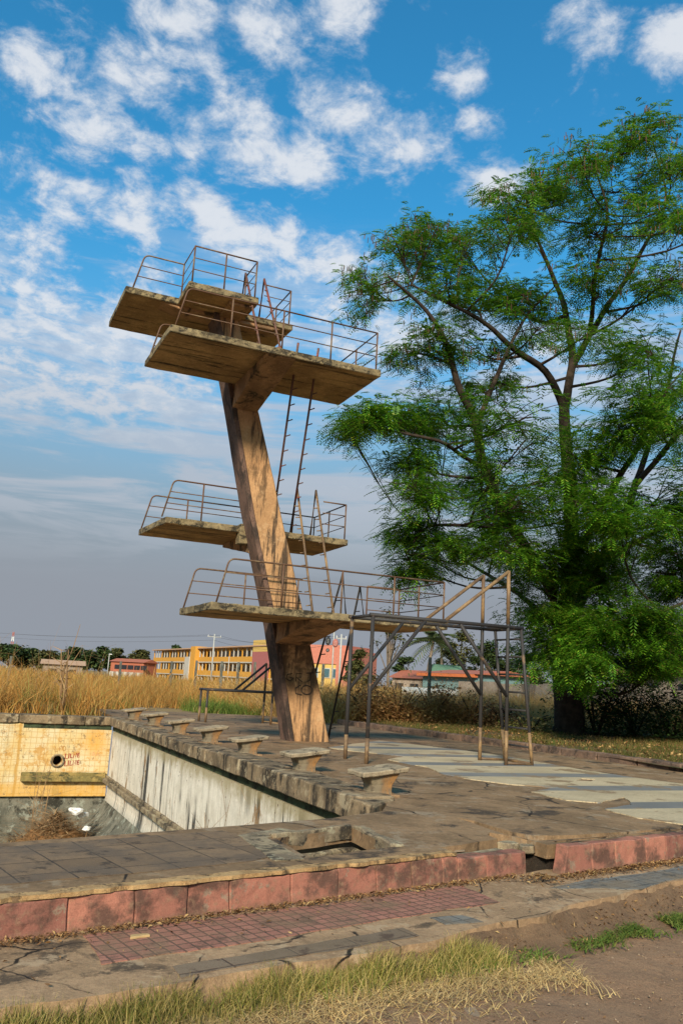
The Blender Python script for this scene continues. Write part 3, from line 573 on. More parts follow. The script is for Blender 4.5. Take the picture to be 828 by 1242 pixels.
# ------------------------------------------------------------------ starting blocks
BL = ['nearest starting block, standing at the broken corner of the pool', 'second starting block from the near pool corner', 'third starting block from the near pool corner, on the edge of the black-stained coping', 'middle one of the seven starting blocks',
      'fifth starting block from the near pool corner', 'second starting block from the far end of the pool', 'farthest starting block, by the yellow tiled wall corner']
def make_block():
    T = thing('starting_block', '', 'starting block', (0, 0, 0), 'starting blocks along the pool edge')
    s = MB().hexa([(-.30, -.24, .205), (.33, -.24, .28), (.33, .24, .28), (-.30, .24, .205)], [(-.31, -.25, .265), (.34, -.25, .34), (.34, .25, .34), (-.31, .25, .265)])
    rough(obj('platform', s, 'block_concrete', T), .07, .009, .012, 6)
    prof = [(-.02, .155, .16), (.05, .135, .145), (.12, .14, .145), (.18, .17, .165), (.245, .22, .19)]
    pd = MB(); vs = []
    for z_, hx_, hy_ in prof:
        for sx, sy in ((-1, -1), (1, -1), (1, 1), (-1, 1)): vs.append((.02+sx*hx_, sy*hy_, z_ if z_ < .2 else z_+sx*hx_*.1-.005))
    n = len(prof); pd.add(vs, [(i*4+j, i*4+(j+1) % 4, (i+1)*4+(j+1) % 4, (i+1)*4+j) for i in range(n-1) for j in range(4)]+[(3, 2, 1, 0), tuple(4*(n-1)+j for j in range(4))])
    rough(obj('pedestal', pd, 'pedestal', T), .06, .008, .01, 6)
    rough(obj('footing', MB().box(-.2, -.21, -.03, .24, .21, .016), 'deck_concrete', T), .07, .008, .006, 6)
    return T
t, fin = mat('pedestal'); p = t.coord('Object'); n = t.noise(t.map(p, (1, 1, .4)), 7, 8, .7); x_ = t.xyz(p)[0]
c = t.mix(t.mapr(t.noise(p, 4, 6, .7), .35, .65), (.24, .19, .12), (.14, .11, .075)); c = t.mix(t.math('MULTIPLY', t.mapr(n, .42, .6), t.mapr(x_, -.08, .12)), c, (.31, .155, .055)); c = t.mix(t.mapr(t.noise(p, 13, 6, .7), .58, .7, 0, .8), c, (.05, .035, .025))
M['pedestal'] = fin(c, .9, t.bump(n, .5, .01))
def copy_tree(o, parent=None):
    c = o.copy(); COL.objects.link(c); c.parent = parent
    for ch in list(o.children): copy_tree(ch, c)
    return c
proto = make_block()
for i in range(7):
    o = proto if i == 0 else copy_tree(proto)
    o.location = (4.95+.02*rn.uniform(-1, 1), (9.62, 12.0, 14.65, 17.05, 19.5, 22.1, 24.75)[i], .012); o.rotation_euler.z = rn.uniform(-.05, .05); o.scale = (.94*rn.uniform(.97, 1.03), .94*rn.uniform(.95, 1.05), rn.uniform(.95, 1.03)); o['label'] = BL[i]
# ------------------------------------------------------------------ diving tower
T = thing('diving_tower', 'tall weathered concrete diving tower with leaning pylon and four railed platforms', 'diving tower', (7.6, 18.35, 0))
def pyx(z):                                                         # left and right face of the pylon at height z
    l = np.interp(z, [-.2, 2.4, 5.0, 7.6, 9.9], [7.18, 6.57, 5.80, 5.14, 4.50]); r_ = np.interp(z, [-.2, 2.4, 4.2, 5.9, 7.65, 9.9], [8.12, 7.38, 6.80, 6.28, 5.72, 5.02]); return float(l), float(r_)
py = MB(); vs = []; zs = list(np.arange(-.2, 9.56, .3))+[9.56]
for z in zs:
    l, r_ = pyx(z); vs += [(l, 18.1, z), (r_, 18.1, z), (r_, 18.62, z), (l, 18.62, z)]
n = len(zs); py.add(vs, [(i*4+j, i*4+(j+1) % 4, (i+1)*4+(j+1) % 4, (i+1)*4+j) for i in range(n-1) for j in range(4)]+[(3, 2, 1, 0), tuple(4*(n-1)+j for j in range(4))])
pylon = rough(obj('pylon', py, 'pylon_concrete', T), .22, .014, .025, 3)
# raised flange along the pool-side edge of the pylon
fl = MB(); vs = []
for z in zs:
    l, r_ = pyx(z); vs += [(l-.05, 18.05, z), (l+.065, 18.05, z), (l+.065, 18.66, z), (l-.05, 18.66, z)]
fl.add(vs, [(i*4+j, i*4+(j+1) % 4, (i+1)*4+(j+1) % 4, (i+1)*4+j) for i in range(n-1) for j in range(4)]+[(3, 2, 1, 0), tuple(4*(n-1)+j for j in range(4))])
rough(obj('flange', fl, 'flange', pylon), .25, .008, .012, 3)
RB = .018
def bend(a, b, c, r, k=5):                                          # rounded corner a-b-c
    a, b, c = Vector(a), Vector(b), Vector(c); p = b+(a-b).normalized()*r; q = b+(c-b).normalized()*r
    return [p*(1-u)**2+b*2*u*(1-u)+q*u*u for u in [i/k for i in range(k+1)]]
def rail(par, pts, material, h=(.33, .6, .88), posts=(), lean=0, foot=None, lean_end=0, post_r=.019, thin=.0115):
    """a run of railing along pts (floor points); posts at fractions; lean: slanted bent start"""
    pts = [Vector(p) for p in pts]; d0 = (pts[1]-pts[0]).normalized(); d1 = (pts[-1]-pts[-2]).normalized(); up = Vector((0, 0, 1))
    for k, hh in enumerate(h):
        run = [p+up*hh for p in pts]
        if lean: run[0] = pts[0]+d0*lean*hh/h[-1]+up*hh
        if lean_end: run[-1] = pts[-1]-d1*lean_end*hh/h[-1]+up*hh
        if k == len(h)-1:
            if lean: run = [pts[0]]+bend(pts[0], run[0], run[1], .13)+run[1:]
            if lean_end: run = run[:-1]+bend(run[-2], run[-1], pts[-1], .13)+[pts[-1]]
            obj('top_rail', MB().tube(run, RB, 8), material, par, True)
        else: obj('lower_rail', MB().tube(run, thin, 6), material, par, True)
    for p in posts:
        p = Vector(p); obj('post', MB().tube([p, p+up*h[-1]], post_r, 8), material, par, True)
    if foot: pass
def slab(poly, z0, z1, label):
    o = obj('platform', MB().prism(poly, z0, z1), 'slab_concrete', T, label=label)
    rough(o, .2, .011, .014, 4); o.data.materials.append(M['edge_concrete'])
    for f in o.data.polygons:
        if abs(f.normal.z) < .75 or f.normal.z > .3: f.material_index = 1
    return o
def bracket(par, pts_lo, pts_hi): return rough(obj('bracket', MB().hexa(pts_lo, pts_hi), 'bracket_concrete', par), .2, .010, .015, 3)
# low platform, towards the viewer
Z1 = 2.70
S = slab([(4.42, 15.8), (9.66, 15.8), (9.66, 18.09), (4.38, 18.09)], Z1-.15, Z1, 'lowest platform of the tower')
l, r_ = pyx(2.3)
bracket(S, [(l-.02, 15.9, Z1-.165), (r_+.02, 15.9, Z1-.165), (r_, 18.098, Z1-.60), (l, 18.098, Z1-.60)], [(l-.02, 15.9, Z1-.145), (r_+.02, 15.9, Z1-.145), (r_, 18.098, Z1-.145), (l, 18.098, Z1-.145)])
rail(S, [(4.54, 15.9, Z1), (9.6, 15.9, Z1), (9.6, 17.95, Z1)], 'rusty_rail', posts=[(5.87, 15.9, Z1), (7.17, 15.9, Z1), (8.38, 15.9, Z1), (9.6, 15.9, Z1), (9.6, 17, Z1), (9.6, 17.95, Z1)], lean=.2)
rail(S, [(4.42, 17.95, Z1), (7.1, 17.95, Z1)], 'rusty_rail', posts=[(5.75, 17.95, Z1), (7.0, 17.95, Z1)], lean=.2)
rail(S, [(8.75, 17.95, Z1), (9.6, 17.95, Z1)], 'rusty_rail', posts=[(8.75, 17.95, Z1)])
# middle platform, behind the pylon
Z2 = 4.76
S = slab([(4.02, 18.68), (8.52, 18.68), (8.52, 20.9), (3.86, 20.9)], Z2-.15, Z2, 'second lowest platform, behind the pylon')
l, r_ = pyx(4.4)
bracket(S, [(l, 18.60, Z2-.62), (r_, 18.60, Z2-.62), (r_+.02, 20.7, Z2-.24), (l-.02, 20.7, Z2-.24)], [(l, 18.60, Z2-.145), (r_, 18.60, Z2-.145), (r_+.02, 20.7, Z2-.145), (l-.02, 20.7, Z2-.145)])
rough(obj('bracket', MB().box(l-.24, 18.60, Z2-.42, l-.02, 18.9, Z2+.04), 'edge_concrete', S), .2, .01, .015)
rail(S, [(3.95, 18.78, Z2), (6.55, 18.78, Z2)], 'rusty_rail', posts=[(4.85, 18.78, Z2), (5.9, 18.78, Z2)], lean=.2)
rail(S, [(3.90, 20.8, Z2), (8.46, 20.8, Z2), (8.46, 18.78, Z2), (7.85, 18.78, Z2)], 'rusty_rail', posts=[(5.0, 20.8, Z2), (6.6, 20.8, Z2), (8.46, 20.8, Z2), (8.46, 19.8, Z2), (8.46, 18.78, Z2)], lean=.2)
# upper platform, towards the viewer
Z3 = 8.06
S = slab([(3.13, 15.8), (7.78, 15.8), (7.82, 18.09), (3.10, 18.09)], Z3-.15, Z3, 'second highest platform, large, held towards the front of the pylon')
l, r_ = pyx(7.5)
bracket(S, [(l-.02, 15.84, Z3-.165), (r_+.05, 15.84, Z3-.165), (r_, 18.098, Z3-.72), (l, 18.098, Z3-.72)], [(l-.02, 15.86, Z3-.145), (r_+.05, 15.86, Z3-.145), (r_, 18.098, Z3-.145), (l, 18.098, Z3-.145)])
rail(S, [(3.24, 15.9, Z3), (7.70, 15.9, Z3), (7.72, 17.95, Z3)], 'rusty_rail', posts=[(4.38, 15.9, Z3), (5.5, 15.9, Z3), (6.61, 15.9, Z3), (7.70, 15.9, Z3), (7.71, 17, Z3), (7.72, 17.95, Z3)], lean=.2)
rail(S, [(3.16, 17.95, Z3), (4.5, 17.95, Z3)], 'rusty_rail', posts=[(4.4, 17.95, Z3)], lean=.2)
# top platform: long slab with a shorter landing standing out towards the viewer
Z4 = 9.70
S = slab([(2.52, 18.1), (3.70, 18.1), (3.70, 17.12), (5.30, 17.12), (5.30, 18.1), (6.50, 18.1), (6.50, 20.3), (2.52, 20.3)], Z4-.15, Z4, 'topmost platform with a landing standing out in front')
bracket(S, [(3.75, 18.15, Z4-.24), (6.0, 18.15, Z4-.24), (6.0, 18.65, Z4-.24), (3.75, 18.65, Z4-.24)], [(3.3, 18.15, Z4-.145), (6.4, 18.15, Z4-.145), (6.4, 18.65, Z4-.145), (3.3, 18.65, Z4-.145)])
l, r_ = pyx(9.3)
bracket(S, [(l+.01, 17.3, Z4-.22), (r_-.01, 17.3, Z4-.22), (r_-.01, 20.1, Z4-.22), (l+.01, 20.1, Z4-.22)], [(l+.01, 17.3, Z4-.143), (r_-.01, 17.3, Z4-.143), (r_-.01, 20.1, Z4-.143), (l+.01, 20.1, Z4-.143)])
rail(S, [(2.68, 18.18, Z4), (3.78, 18.18, Z4), (3.78, 17.2, Z4), (5.22, 17.2, Z4), (5.22, 18.0, Z4)], 'rusty_rail', posts=[(3.78, 18.18, Z4), (3.78, 17.2, Z4), (4.5, 17.2, Z4), (5.22, 17.2, Z4), (5.22, 18.0, Z4)], lean=.2)
rail(S, [(5.75, 18.18, Z4), (6.42, 18.18, Z4), (6.42, 20.2, Z4), (2.62, 20.2, Z4)], 'rusty_rail', posts=[(6.42, 18.18, Z4), (6.42, 19.2, Z4), (6.42, 20.2, Z4), (5.2, 20.2, Z4), (3.9, 20.2, Z4)], lean_end=.2)
# ladders: two stiles with broken-off rungs, heads bent down to the landing
def ladder(stiles, material, foot_y, foot_z, rung, n, r=.026, x_off=0):
    for a, b in stiles:
        a, b = Vector(a), Vector(b)
        o = obj('ladder_stile', MB().tube([a, b, Vector((b.x+x_off, foot_y, foot_z))] if foot_y else [a, b], r, 8), material, T, True)
        for i in range(n):
            u = (i+.6)/n*.88; p = a+(b-a)*u; d = Vector(rung)
            obj('rung', MB().tube([p, p+d], .013, 6), material, o, True)
ladder([((6.76, 16.4, Z1), (7.13, 18.75, 5.86)), ((7.24, 16.4, Z1), (7.62, 18.75, 5.88))], 'tan_pipe', 18.95, Z2, (-.14, -.05, -.03), 9)
ladder([((6.62, 18.95, Z2), (6.02, 16.35, 8.50)), ((7.10, 18.95, Z2), (6.50, 16.35, 8.48))], 'red_rail', None, 0, (.10, -.08, .04), 11)
ladder([((5.15, 16.2, Z3), (5.20, 18.0, 10.65)), ((5.62, 16.2, Z3), (5.68, 18.05, 10.65))], 'red_rail', 18.25, Z4, (-.08, -.05, 0), 6)
ladder([((7.75, 19.3, 0), (8.25, 18.3, 3.86)), ((8.55, 19.3, 0), (8.72, 18.3, 3.60))], 'black_pipe', 17.95, Z1, (.14, .02, .02), 8)
# spray paint low on the pylon
G = [[(532, 577), (512, 580), (505, 598), (524, 608), (536, 596), (522, 593)], [(546, 610), (549, 575), (570, 578), (568, 592), (550, 593), (573, 612)], [(590, 575), (622, 573)], [(608, 575), (606, 604), (593, 610)],
     [(566, 625), (544, 638), (546, 660), (572, 666)]]+[[(592+22*math.cos(a), 645+19*math.sin(a)) for a in np.linspace(0, 6.4, 16)]]
mb = MB()
for s in G: mb.ribbon([onY(200+x/3.45, 650+y/3.45, 18.1)+Vector((.012*noise.noise(Vector((x, y, 1))), 0, .012*noise.noise(Vector((x, y, 7))))) for x, y in s], .022, (0, -1, 0), .018)
obj('graffiti', mb, 'black_paint', pylon)
# pale repair patches on the pylon foot
# ------------------------------------------------------------------ springboard stands of welded pipe
def springboard_stand(loc, label, L, W, H, post, rungs, low=False):
    x0, y0, z0 = loc; T = thing('springboard_stand', label, 'springboard stand', loc, 'steel springboard stands')
    mt = 'black_pipe'; X = lambda v: x0+v
    def tb(name, pts, r=.034, m_=mt, par=T): return obj(name, MB().tube(pts, r, 10), m_, par, True)
    for j, y in enumerate((y0, y0+W)):
        l1 = tb('leg', [(X(0), y, z0-.02), (X(0), y, z0+H)]); tb('foot', [(X(0), y, z0-.03), (X(0), y, z0+.42)], .0355, 'tan_pipe', l1)
        l2 = tb('leg', [(X(L), y, z0-.02), (X(L), y, z0+H+post)]); tb('foot', [(X(L), y, z0-.03), (X(L), y, z0+.62)], .0355, 'tan_pipe', l2)
        if post > .3: tb('handrail_post', [(X(L), y, z0+H*1.02), (X(L), y, z0+H+post+.012)], .0358, 'tan_pipe', l2)
        tb('top_rail', [(X(-.06), y, z0+H), (X(L+.34), y, z0+H)], .036)
        tb('handrail', [(X(L*.52), y, z0+H+.02), (X(L), y, z0+H+post)], .034, 'tan_pipe' if not low else mt)
        if not low:
            tb('brace', [(X(0), y, z0+H*.48), (X(L*.37), y, z0+H*.99)]); tb('brace', [(X(L), y, z0+H*.49), (X(L*.63), y, z0+H*.99)])
        s = tb('ladder_stile', [(X(L+.58), y, z0), (X(L+.30), y, z0+H)], .03); tb('foot', [(X(L+.583), y, z0-.02), (X(L+.51), y, z0+.6)], .0315, 'tan_pipe', s)
        tb('base_bar', [(X(L), y, z0+.05), (X(L+.58), y, z0+.03)], .022, 'tan_pipe')
    for x in (0, L, L+.32): tb('cross_bar', [(X(x), y0, z0+H-.005), (X(x), y0+W, z0+H-.005)], .03)
    tb('cross_bar', [(X(L+.58), y0, z0+.04), (X(L+.58), y0+W, z0+.04)], .026, 'tan_pipe')
    for i in range(rungs):
        u = (i+1)/(rungs+.6); x = L+.58-.28*u
        tb('rung', [(X(x), y0, z0+H*u), (X(x), y0+W, z0+H*u)], .019)
    return T
springboard_stand((6.64, 13.35, 0), 'tall black and tan pipe springboard stand with ladder on the tiled floor', 2.83, .85, 2.51, 1.05, 7)
springboard_stand((7.0, 24.6, 0), 'low black springboard stand behind the diving tower', 2.0, .72, .93, .86, 3, True)
t_, _ = 0, 0
# ------------------------------------------------------------------ vegetation
def blades_np(base, h, lean, wid, seg=3, dirs=None, curl=.6):
    """grass blades as tapered strips: base (n,3), h, lean, wid arrays"""
    n = len(base); ang = RNG.uniform(0, 2*PI, n) if dirs is None else dirs; d = np.stack([np.cos(ang), np.sin(ang), np.zeros(n)], 1)
    fa = RNG.uniform(0, 2*PI, n); sd_ = np.stack([np.cos(fa), np.sin(fa), np.zeros(n)], 1); V = []
    for i in range(seg+1):
        u = i/seg; c = base+d*(lean*h*u**(1.6))[:, None]; c = c.copy(); c[:, 2] += h*(u-curl*np.minimum(lean, 1.2)*.5*u**2.5)
        ww = wid*(1-u*.88)
        V += [c-sd_*ww[:, None]/2, c+sd_*ww[:, None]/2]
    V = np.stack(V, 1).reshape(-1, 3); k = 2*(seg+1); o = (np.arange(n)*k)[:, None]
    F = np.concatenate([o+np.array([[2*i, 2*i+1, 2*i+3, 2*i+2]]) for i in range(seg)], 1).reshape(-1, 4)
    return V, F
def fnoise(x, y, s, seed=0): return np.array([noise.noise(Vector((a*s, b*s, seed))) for a, b in zip(x, y)])
# tall dry grass behind the pool
def field_grass(name, n, x0, x1, y0, y1, hm, hs, wid, material, keep=None, tuft=9, lean=(.1, 1.1), seg=3):
    m_ = n//tuft; x = RNG.uniform(x0, x1, m_); y = y0+(y1-y0)*RNG.uniform(0, 1, m_)**1.3
    k = np.ones(m_, bool) if keep is None else keep(x, y); x, y = x[k], y[k]
    hh = hm*(1+.6*fnoise(x, y, .23, 3)+.45*fnoise(x, y, .9, 5)); x = np.repeat(x, tuft)+RNG.normal(0, .13, len(x)*tuft); y = np.repeat(y, tuft)+RNG.normal(0, .13, len(y)*tuft); hh = np.repeat(hh, tuft)
    N = len(x); base = np.stack([x, y, np.full(N, -.10)], 1); h = np.maximum(.12, hh*RNG.normal(1, hs, N))
    return npmesh(name, *blades_np(base, h, RNG.uniform(*lean, N), wid*RNG.uniform(.6, 1.4, N), seg), material, kind='stuff')
def xline(y): return 13.0+(y-26)*.9
in_view = lambda x, y: (x > -6-.35*y) & (x < 14+y*.95)
def keep_left(x, y): return in_view(x, y) & ~((x > 4.3) & (x < 11.4) & (y < 31.4)) & ~((x > 11) & (y < 27)) & (fnoise(x, y, .18, 8) > -.42) & ~((np.hypot((x-8.6)/2.6, (y-33.2)/2.2)) < 1)
o = field_grass('dry_grass', 95000, -10, 34, 26.5, 46, .98, .28, .022, 'dry_blades', keep_left); tag(o, 'tall golden dry grass filling the field behind the pool', 'dry grass', kind='stuff')
o = field_grass('dry_grass', 60000, -26, 90, 44, 130, 1.0, .25, .075, 'dry_blades', in_view, 7); tag(o, 'farther golden grass of the field before the school', 'dry grass', kind='stuff')
def keep_g(x, y): return (fnoise(x, y, .35, 21) > .05) & in_view(x, y)
o = field_grass('green_grass', 14000, 3, 13, 31.2, 36, .55, .3, .02, 'lush_blades', keep_g); tag(o, 'patch of green grass in the dry field beyond the deck', 'grass', kind='stuff')
o = field_grass('green_grass', 9000, -9, 12, 26.3, 33, .35, .3, .02, 'green_blades', lambda x, y: keep_g(x, y) & ~((x > 4.5) & (x < 11.3) & (y < 31.3))); tag(o, 'low green weeds along the back edge of the pool deck', 'weeds', kind='stuff')
# rank straw heap right of the tower
def keep_r(x, y): return (x > 11.0+(y < 26)*2.0) & (y > 26.6-.0*x) & (x < 34)
o = field_grass('straw_thicket', 42000, 11, 32, 26.5, 40, 1.05, .35, .026, 'pale_blades', keep_r, 12, (.4, 1.6), 4); tag(o, 'tangled pale straw and dead weeds beyond the far kerb', 'dry weeds', kind='stuff')
# lawn beyond the far kerb
def lawn_grass(name, n, hm, material, keep, wid=.016, lean=(.2, 1)):
    x = RNG.uniform(13, 30, n); y = RNG.uniform(9, 27, n); k = keep(x, y); x, y = x[k], y[k]; N = len(x)
    base = np.stack([x, y, np.full(N, .06)], 1); return npmesh(name, *blades_np(base, hm*RNG.uniform(.4, 1.5, N), RNG.uniform(*lean, N), wid*RNG.uniform(.6, 1.4, N), 2), material, kind='stuff')
o = lawn_grass('lawn_grass', 90000, .14, 'lawn_blades', lambda x, y: (fnoise(x, y, .5, 4) > -.12) & (x > 13.3-(y-12)*.08)); tag(o, 'short green and yellow grass under the big tree', 'grass', kind='stuff')
def flakes(base, size, material, name, tilt=.5, kind='stuff'):
    n = len(base); a = RNG.uniform(0, 2*PI, n); ux = np.stack([np.cos(a), np.sin(a), RNG.normal(0, tilt, n)], 1)*size[:, None]; b = a+PI/2; uy = np.stack([np.cos(b), np.sin(b), RNG.normal(0, tilt, n)], 1)*(size*RNG.uniform(.25, .55, n))[:, None]
    bend_ = np.zeros((n, 3)); bend_[:, 2] = size*RNG.uniform(-.1, .4, n)
    V = np.stack([base-ux, base-uy*.9+bend_, base+ux, base+uy*.9+bend_], 1).reshape(-1, 3); F = np.arange(4*n).reshape(-1, 4)
    return npmesh(name, V, F, material, kind=kind)
n = 9000; x = RNG.uniform(13.1, 28, n); y = RNG.uniform(9, 27, n); o = flakes(np.stack([x, y, RNG.uniform(.09, .17, n)], 1), RNG.uniform(.02, .06, n), 'litter', 'leaf_litter'); tag(o, 'brown fallen leaves scattered under the big tree', 'leaf litter', kind='stuff')
# grass along the foot of the sidewalk
def strip(n, x0, x1, tf, zz, hm, material, name, lean=(.1, .9), wid=.006, seg=3, dens=None):
    x = RNG.uniform(x0, x1, n); tt = tf(n); y = np.interp(x, [-15, -4, .43, 1.19, 2.79, 8, 16], [yw(q) for q in (-15, -4, .43, 1.19, 2.79, 8, 16)])+1.12-tt
    if dens is not None: k = dens(x, tt); x, y = x[k], y[k]
    N = len(x); base = np.stack([x, y, np.array([gz(q) for q in x])+zz], 1); h = hm*RNG.uniform(.4, 1.5, N)*(1+.5*fnoise(x, y, 3, 2))
    return npmesh(name, *blades_np(base, h, RNG.uniform(*lean, N), wid*RNG.uniform(.6, 1.5, N), seg), material, kind='stuff')
o = strip(22000, -2.5, 3.5, lambda n: 1.09+np.abs(RNG.normal(0, .13, n)), -.012, .115, 'green_blades', 'verge_grass', dens=lambda x, t_: (fnoise(x, t_, 2.2, 6) > -.45)); tag(o, 'green and yellow grass verge along the foot of the sidewalk', 'grass', kind='stuff')
o = strip(17000, -3, 3.9, lambda n: 1.26+np.abs(RNG.normal(0, .28, n)), -.008, .05, 'straw', 'straw', (.8, 3.0), .006, 2, dens=lambda x, t_: fnoise(x, t_, 1.6, 16) > -.15); tag(o, 'flattened yellow straw on the bare earth before the sidewalk', 'straw', kind='stuff')
o = strip(9000, 2.9, 6.6, lambda n: 1.02+.02+np.abs(RNG.normal(0, .12, n)), .015, .045, 'lush_blades', 'verge_weeds', (.5, 1.8), .011, 2, dens=lambda x, t_: fnoise(x, t_, 3, 36) > -.16); tag(o, 'low bright green weeds under the crumbled sidewalk edge', 'weeds', kind='stuff')
def kerb_litter(n, x0, x1, sd_, zz, far):
    x = RNG.uniform(x0, x1, n); y = 5.385+.2255*x-far-np.abs(RNG.normal(0, sd_, n)); return np.stack([x, y, np.full(n, zz)+RNG.uniform(0, .02, n)], 1)
pile = RNG.normal(0, 1, (420, 3))*np.array([.10, .07, .0])+np.array([4.72, 6.16, -.205]); pile[:, 2] += np.maximum(0, .05-.25*np.hypot(pile[:, 0]-4.72, pile[:, 1]-6.16))*RNG.uniform(.3, 1, 420)
base = np.concatenate([kerb_litter(4200, -4, 4.6, .05, -.217, .06), kerb_litter(2600, 5.0, 8, .08, -.217, .25), pile, kerb_litter(350, -4, 8, .5, -.219, .05)])
o = flakes(base, RNG.uniform(.006, .021, len(base)), 'litter', 'leaf_litter', .35); tag(o, 'brown leaf litter drifted along the foot of the pink kerb', 'leaf litter', kind='stuff')
n = 900; x = RNG.uniform(2.7, 8, n); e_ = np.array([yw(q) for q in x])+np.interp(x, [2.6, 2.9, 3.6, 4.5, 6, 8], [0, -.02, .07, .16, .3, .28])-RNG.uniform(.0, .24, n); o = flakes(np.stack([x, e_, np.interp(e_-np.array([yw(q) for q in x])-np.interp(x, [2.6, 2.9, 3.6, 4.5, 6, 8], [0, -.02, .07, .16, .3, .28]), [-.3, -.2, -.11, -.05, 0], [-.44, -.40, -.365, -.32, -.27])], 1), RNG.uniform(.005, .02, n), 'litter', 'leaf_litter', .5); tag(o, 'dry leaves and crumbs caught on the crumbled earth bank', 'leaf litter', kind='stuff')
n = 800; x = RNG.uniform(-.5, 5, n); tt = RNG.uniform(1.3, 2.6, n); o = flakes(np.stack([x, yk(x)-tt, np.array([gz(q) for q in x])+.0], 1), RNG.uniform(.004, .014, n), 'litter', 'leaf_litter', .3); tag(o, 'bits of dead leaf on the bare earth', 'leaf litter', kind='stuff')
n = 600; x = RNG.uniform(1, 6.5, n); tt = RNG.uniform(1.25, 2.9, n)+.1; V_, F_ = [], []; ks = RNG.uniform(.003, .011, n)*np.where(RNG.uniform(0, 1, n) > .97, 1.8, 1)
oct_ = np.array([(1, 0, 0), (0, 1, 0), (-1, 0, 0), (0, -1, 0), (0, 0, .7), (0, 0, -.7)]); of = np.array([(0, 1, 4), (1, 2, 4), (2, 3, 4), (3, 0, 4), (1, 0, 5), (2, 1, 5), (3, 2, 5), (0, 3, 5)])
PV = (np.stack([x, yk(x)-tt, np.array([gz(q) for q in x])-.002], 1)[:, None, :]+oct_[None]*ks[:, None, None]*RNG.uniform(.6, 1.4, (n, 6, 1))).reshape(-1, 3); PF = (np.arange(n)[:, None, None]*6+of[None]).reshape(-1, 3)
o = npmesh('gravel', PV, PF, 'grey_stone', kind='stuff'); tag(o, 'small grit and pebbles on the bare earth', 'gravel', kind='stuff')
# ---- trees
def leaves_np(cent, nrm_up, size, asp=.5, droop=.4):
    n = len(cent); a = RNG.uniform(0, 2*PI, n); ux = np.stack([np.cos(a), np.sin(a), -droop*RNG.uniform(0, 1.6, n)], 1); b = a+PI/2; uy = np.stack([np.cos(b), np.sin(b), RNG.normal(0, .45, n)], 1)*asp
    s = size[:, None]; V = np.stack([cent-ux*s*.1, cent+ux*s*.45+uy*s*.5, cent+ux*s, cent+ux*s*.45-uy*s*.5], 1).reshape(-1, 3); return V, np.arange(4*n).reshape(-1, 4)
def fronds_np(base, dirv, L, pairs=6, leaf=.38):
    """pinnate fronds: base (n,3), unit direction (n,3), length (n)"""
    n = len(base); up = np.array([0, 0, 1.]); side = np.cross(dirv, up); side /= np.linalg.norm(side, axis=1)[:, None]+1e-6; nr = np.cross(side, dirv); Vs = []
    for i in range(pairs):
        u = (i+.7)/pairs; c = base+dirv*(L*u)[:, None]; c = c.copy(); c[:, 2] -= L*.38*u*u
        ll = L*leaf*(1-abs(u-.45)*.9); w_ = L*.085
        for sg in (-1, 1):
            t_ = side*sg*.9+dirv*.42-nr*.0; t_ = t_.copy(); t_[:, 2] -= .22
            Vs += [c-dirv*w_[:, None]*.5, c+t_*(ll*.55)[:, None]-dirv*w_[:, None]*.75, c+t_*ll[:, None], c+t_*(ll*.5)[:, None]+dirv*w_[:, None]*.8]
    V = np.stack(Vs, 1).reshape(-1, 3); return V, np.arange(len(V)).reshape(-1, 4)
# the big tree: limbs traced through its own depth, crown of feathery sprays
TB = onz(690, 893, .05); TD = (TB-EYE).dot(_f)
TREE = thing('leafy_tree', 'tall spreading green tree with feathery leaves and dark trunk beyond the far kerb', 'tree', tuple(TB))
def tp(px, py, dd=0): return at(px, py, TD+dd)
limbs = [([(690, 897, 0), (690, 850, 0), (687, 800, 0), (686, 750, 0)], .62, .50),
         ([(686, 755, 0), (690, 690, -.5), (692, 600, -1), (688, 540, -1), (684, 495, -1)], .40, .24), ([(684, 497, -1), (661, 450, -1.2), (618, 421, -2), (591, 396, -2.5), (545, 370, -3), (500, 345, -3)], .19, .04),
         ([(684, 497, -1), (694, 445, -.5), (688, 380, 0), (672, 345, .5), (655, 300, 0), (625, 250, 0)], .22, .04), ([(694, 445, -.5), (715, 407, 0), (759, 336, 1), (785, 290, 1), (807, 240, 1), (790, 170, 1)], .17, .03),
         ([(715, 407, 0), (722, 330, -1.5), (735, 260, -2), (722, 200, -2)], .12, .03), ([(688, 380, 0), (650, 390, 2), (600, 350, 3), (560, 300, 3)], .11, .025),
         ([(686, 755, 0), (660, 700, -1), (618, 635, -2), (588, 570, -2.5), (577, 516, -3), (558, 472, -3.5), (542, 423, -3.5), (515, 375, -3.5), (470, 335, -4)], .32, .045), ([(577, 516, -3), (600, 460, -2.5), (618, 418, -2), (640, 380, -1), (672, 347, -1)], .13, .03),
         ([(588, 570, -2.5), (540, 540, -4), (490, 525, -4.5), (430, 520, -4.5)], .10, .025), ([(618, 635, -2), (570, 640, -4), (520, 640, -4.5), (490, 670, -4.5)], .10, .03),
         ([(686, 760, 0), (730, 680, 2), (770, 590, 3), (800, 500, 4), (825, 400, 4)], .30, .05), ([(730, 680, 2), (800, 640, 1), (870, 590, 0), (920, 520, 0)], .18, .04), ([(690, 690, -.5), (740, 600, -3), (775, 540, -4), (810, 470, -4.5)], .2, .04),
         ([(686, 770, 0), (640, 730, 3), (580, 690, 5), (530, 660, 6)], .18, .04), ([(686, 770, 0), (750, 760, -3), (800, 740, -4), (850, 720, -4)], .16, .04), ([(770, 590, 3), (840, 500, 2), (880, 400, 1), (890, 310, 0)], .16, .04)]
tr = MB(); nodes = []
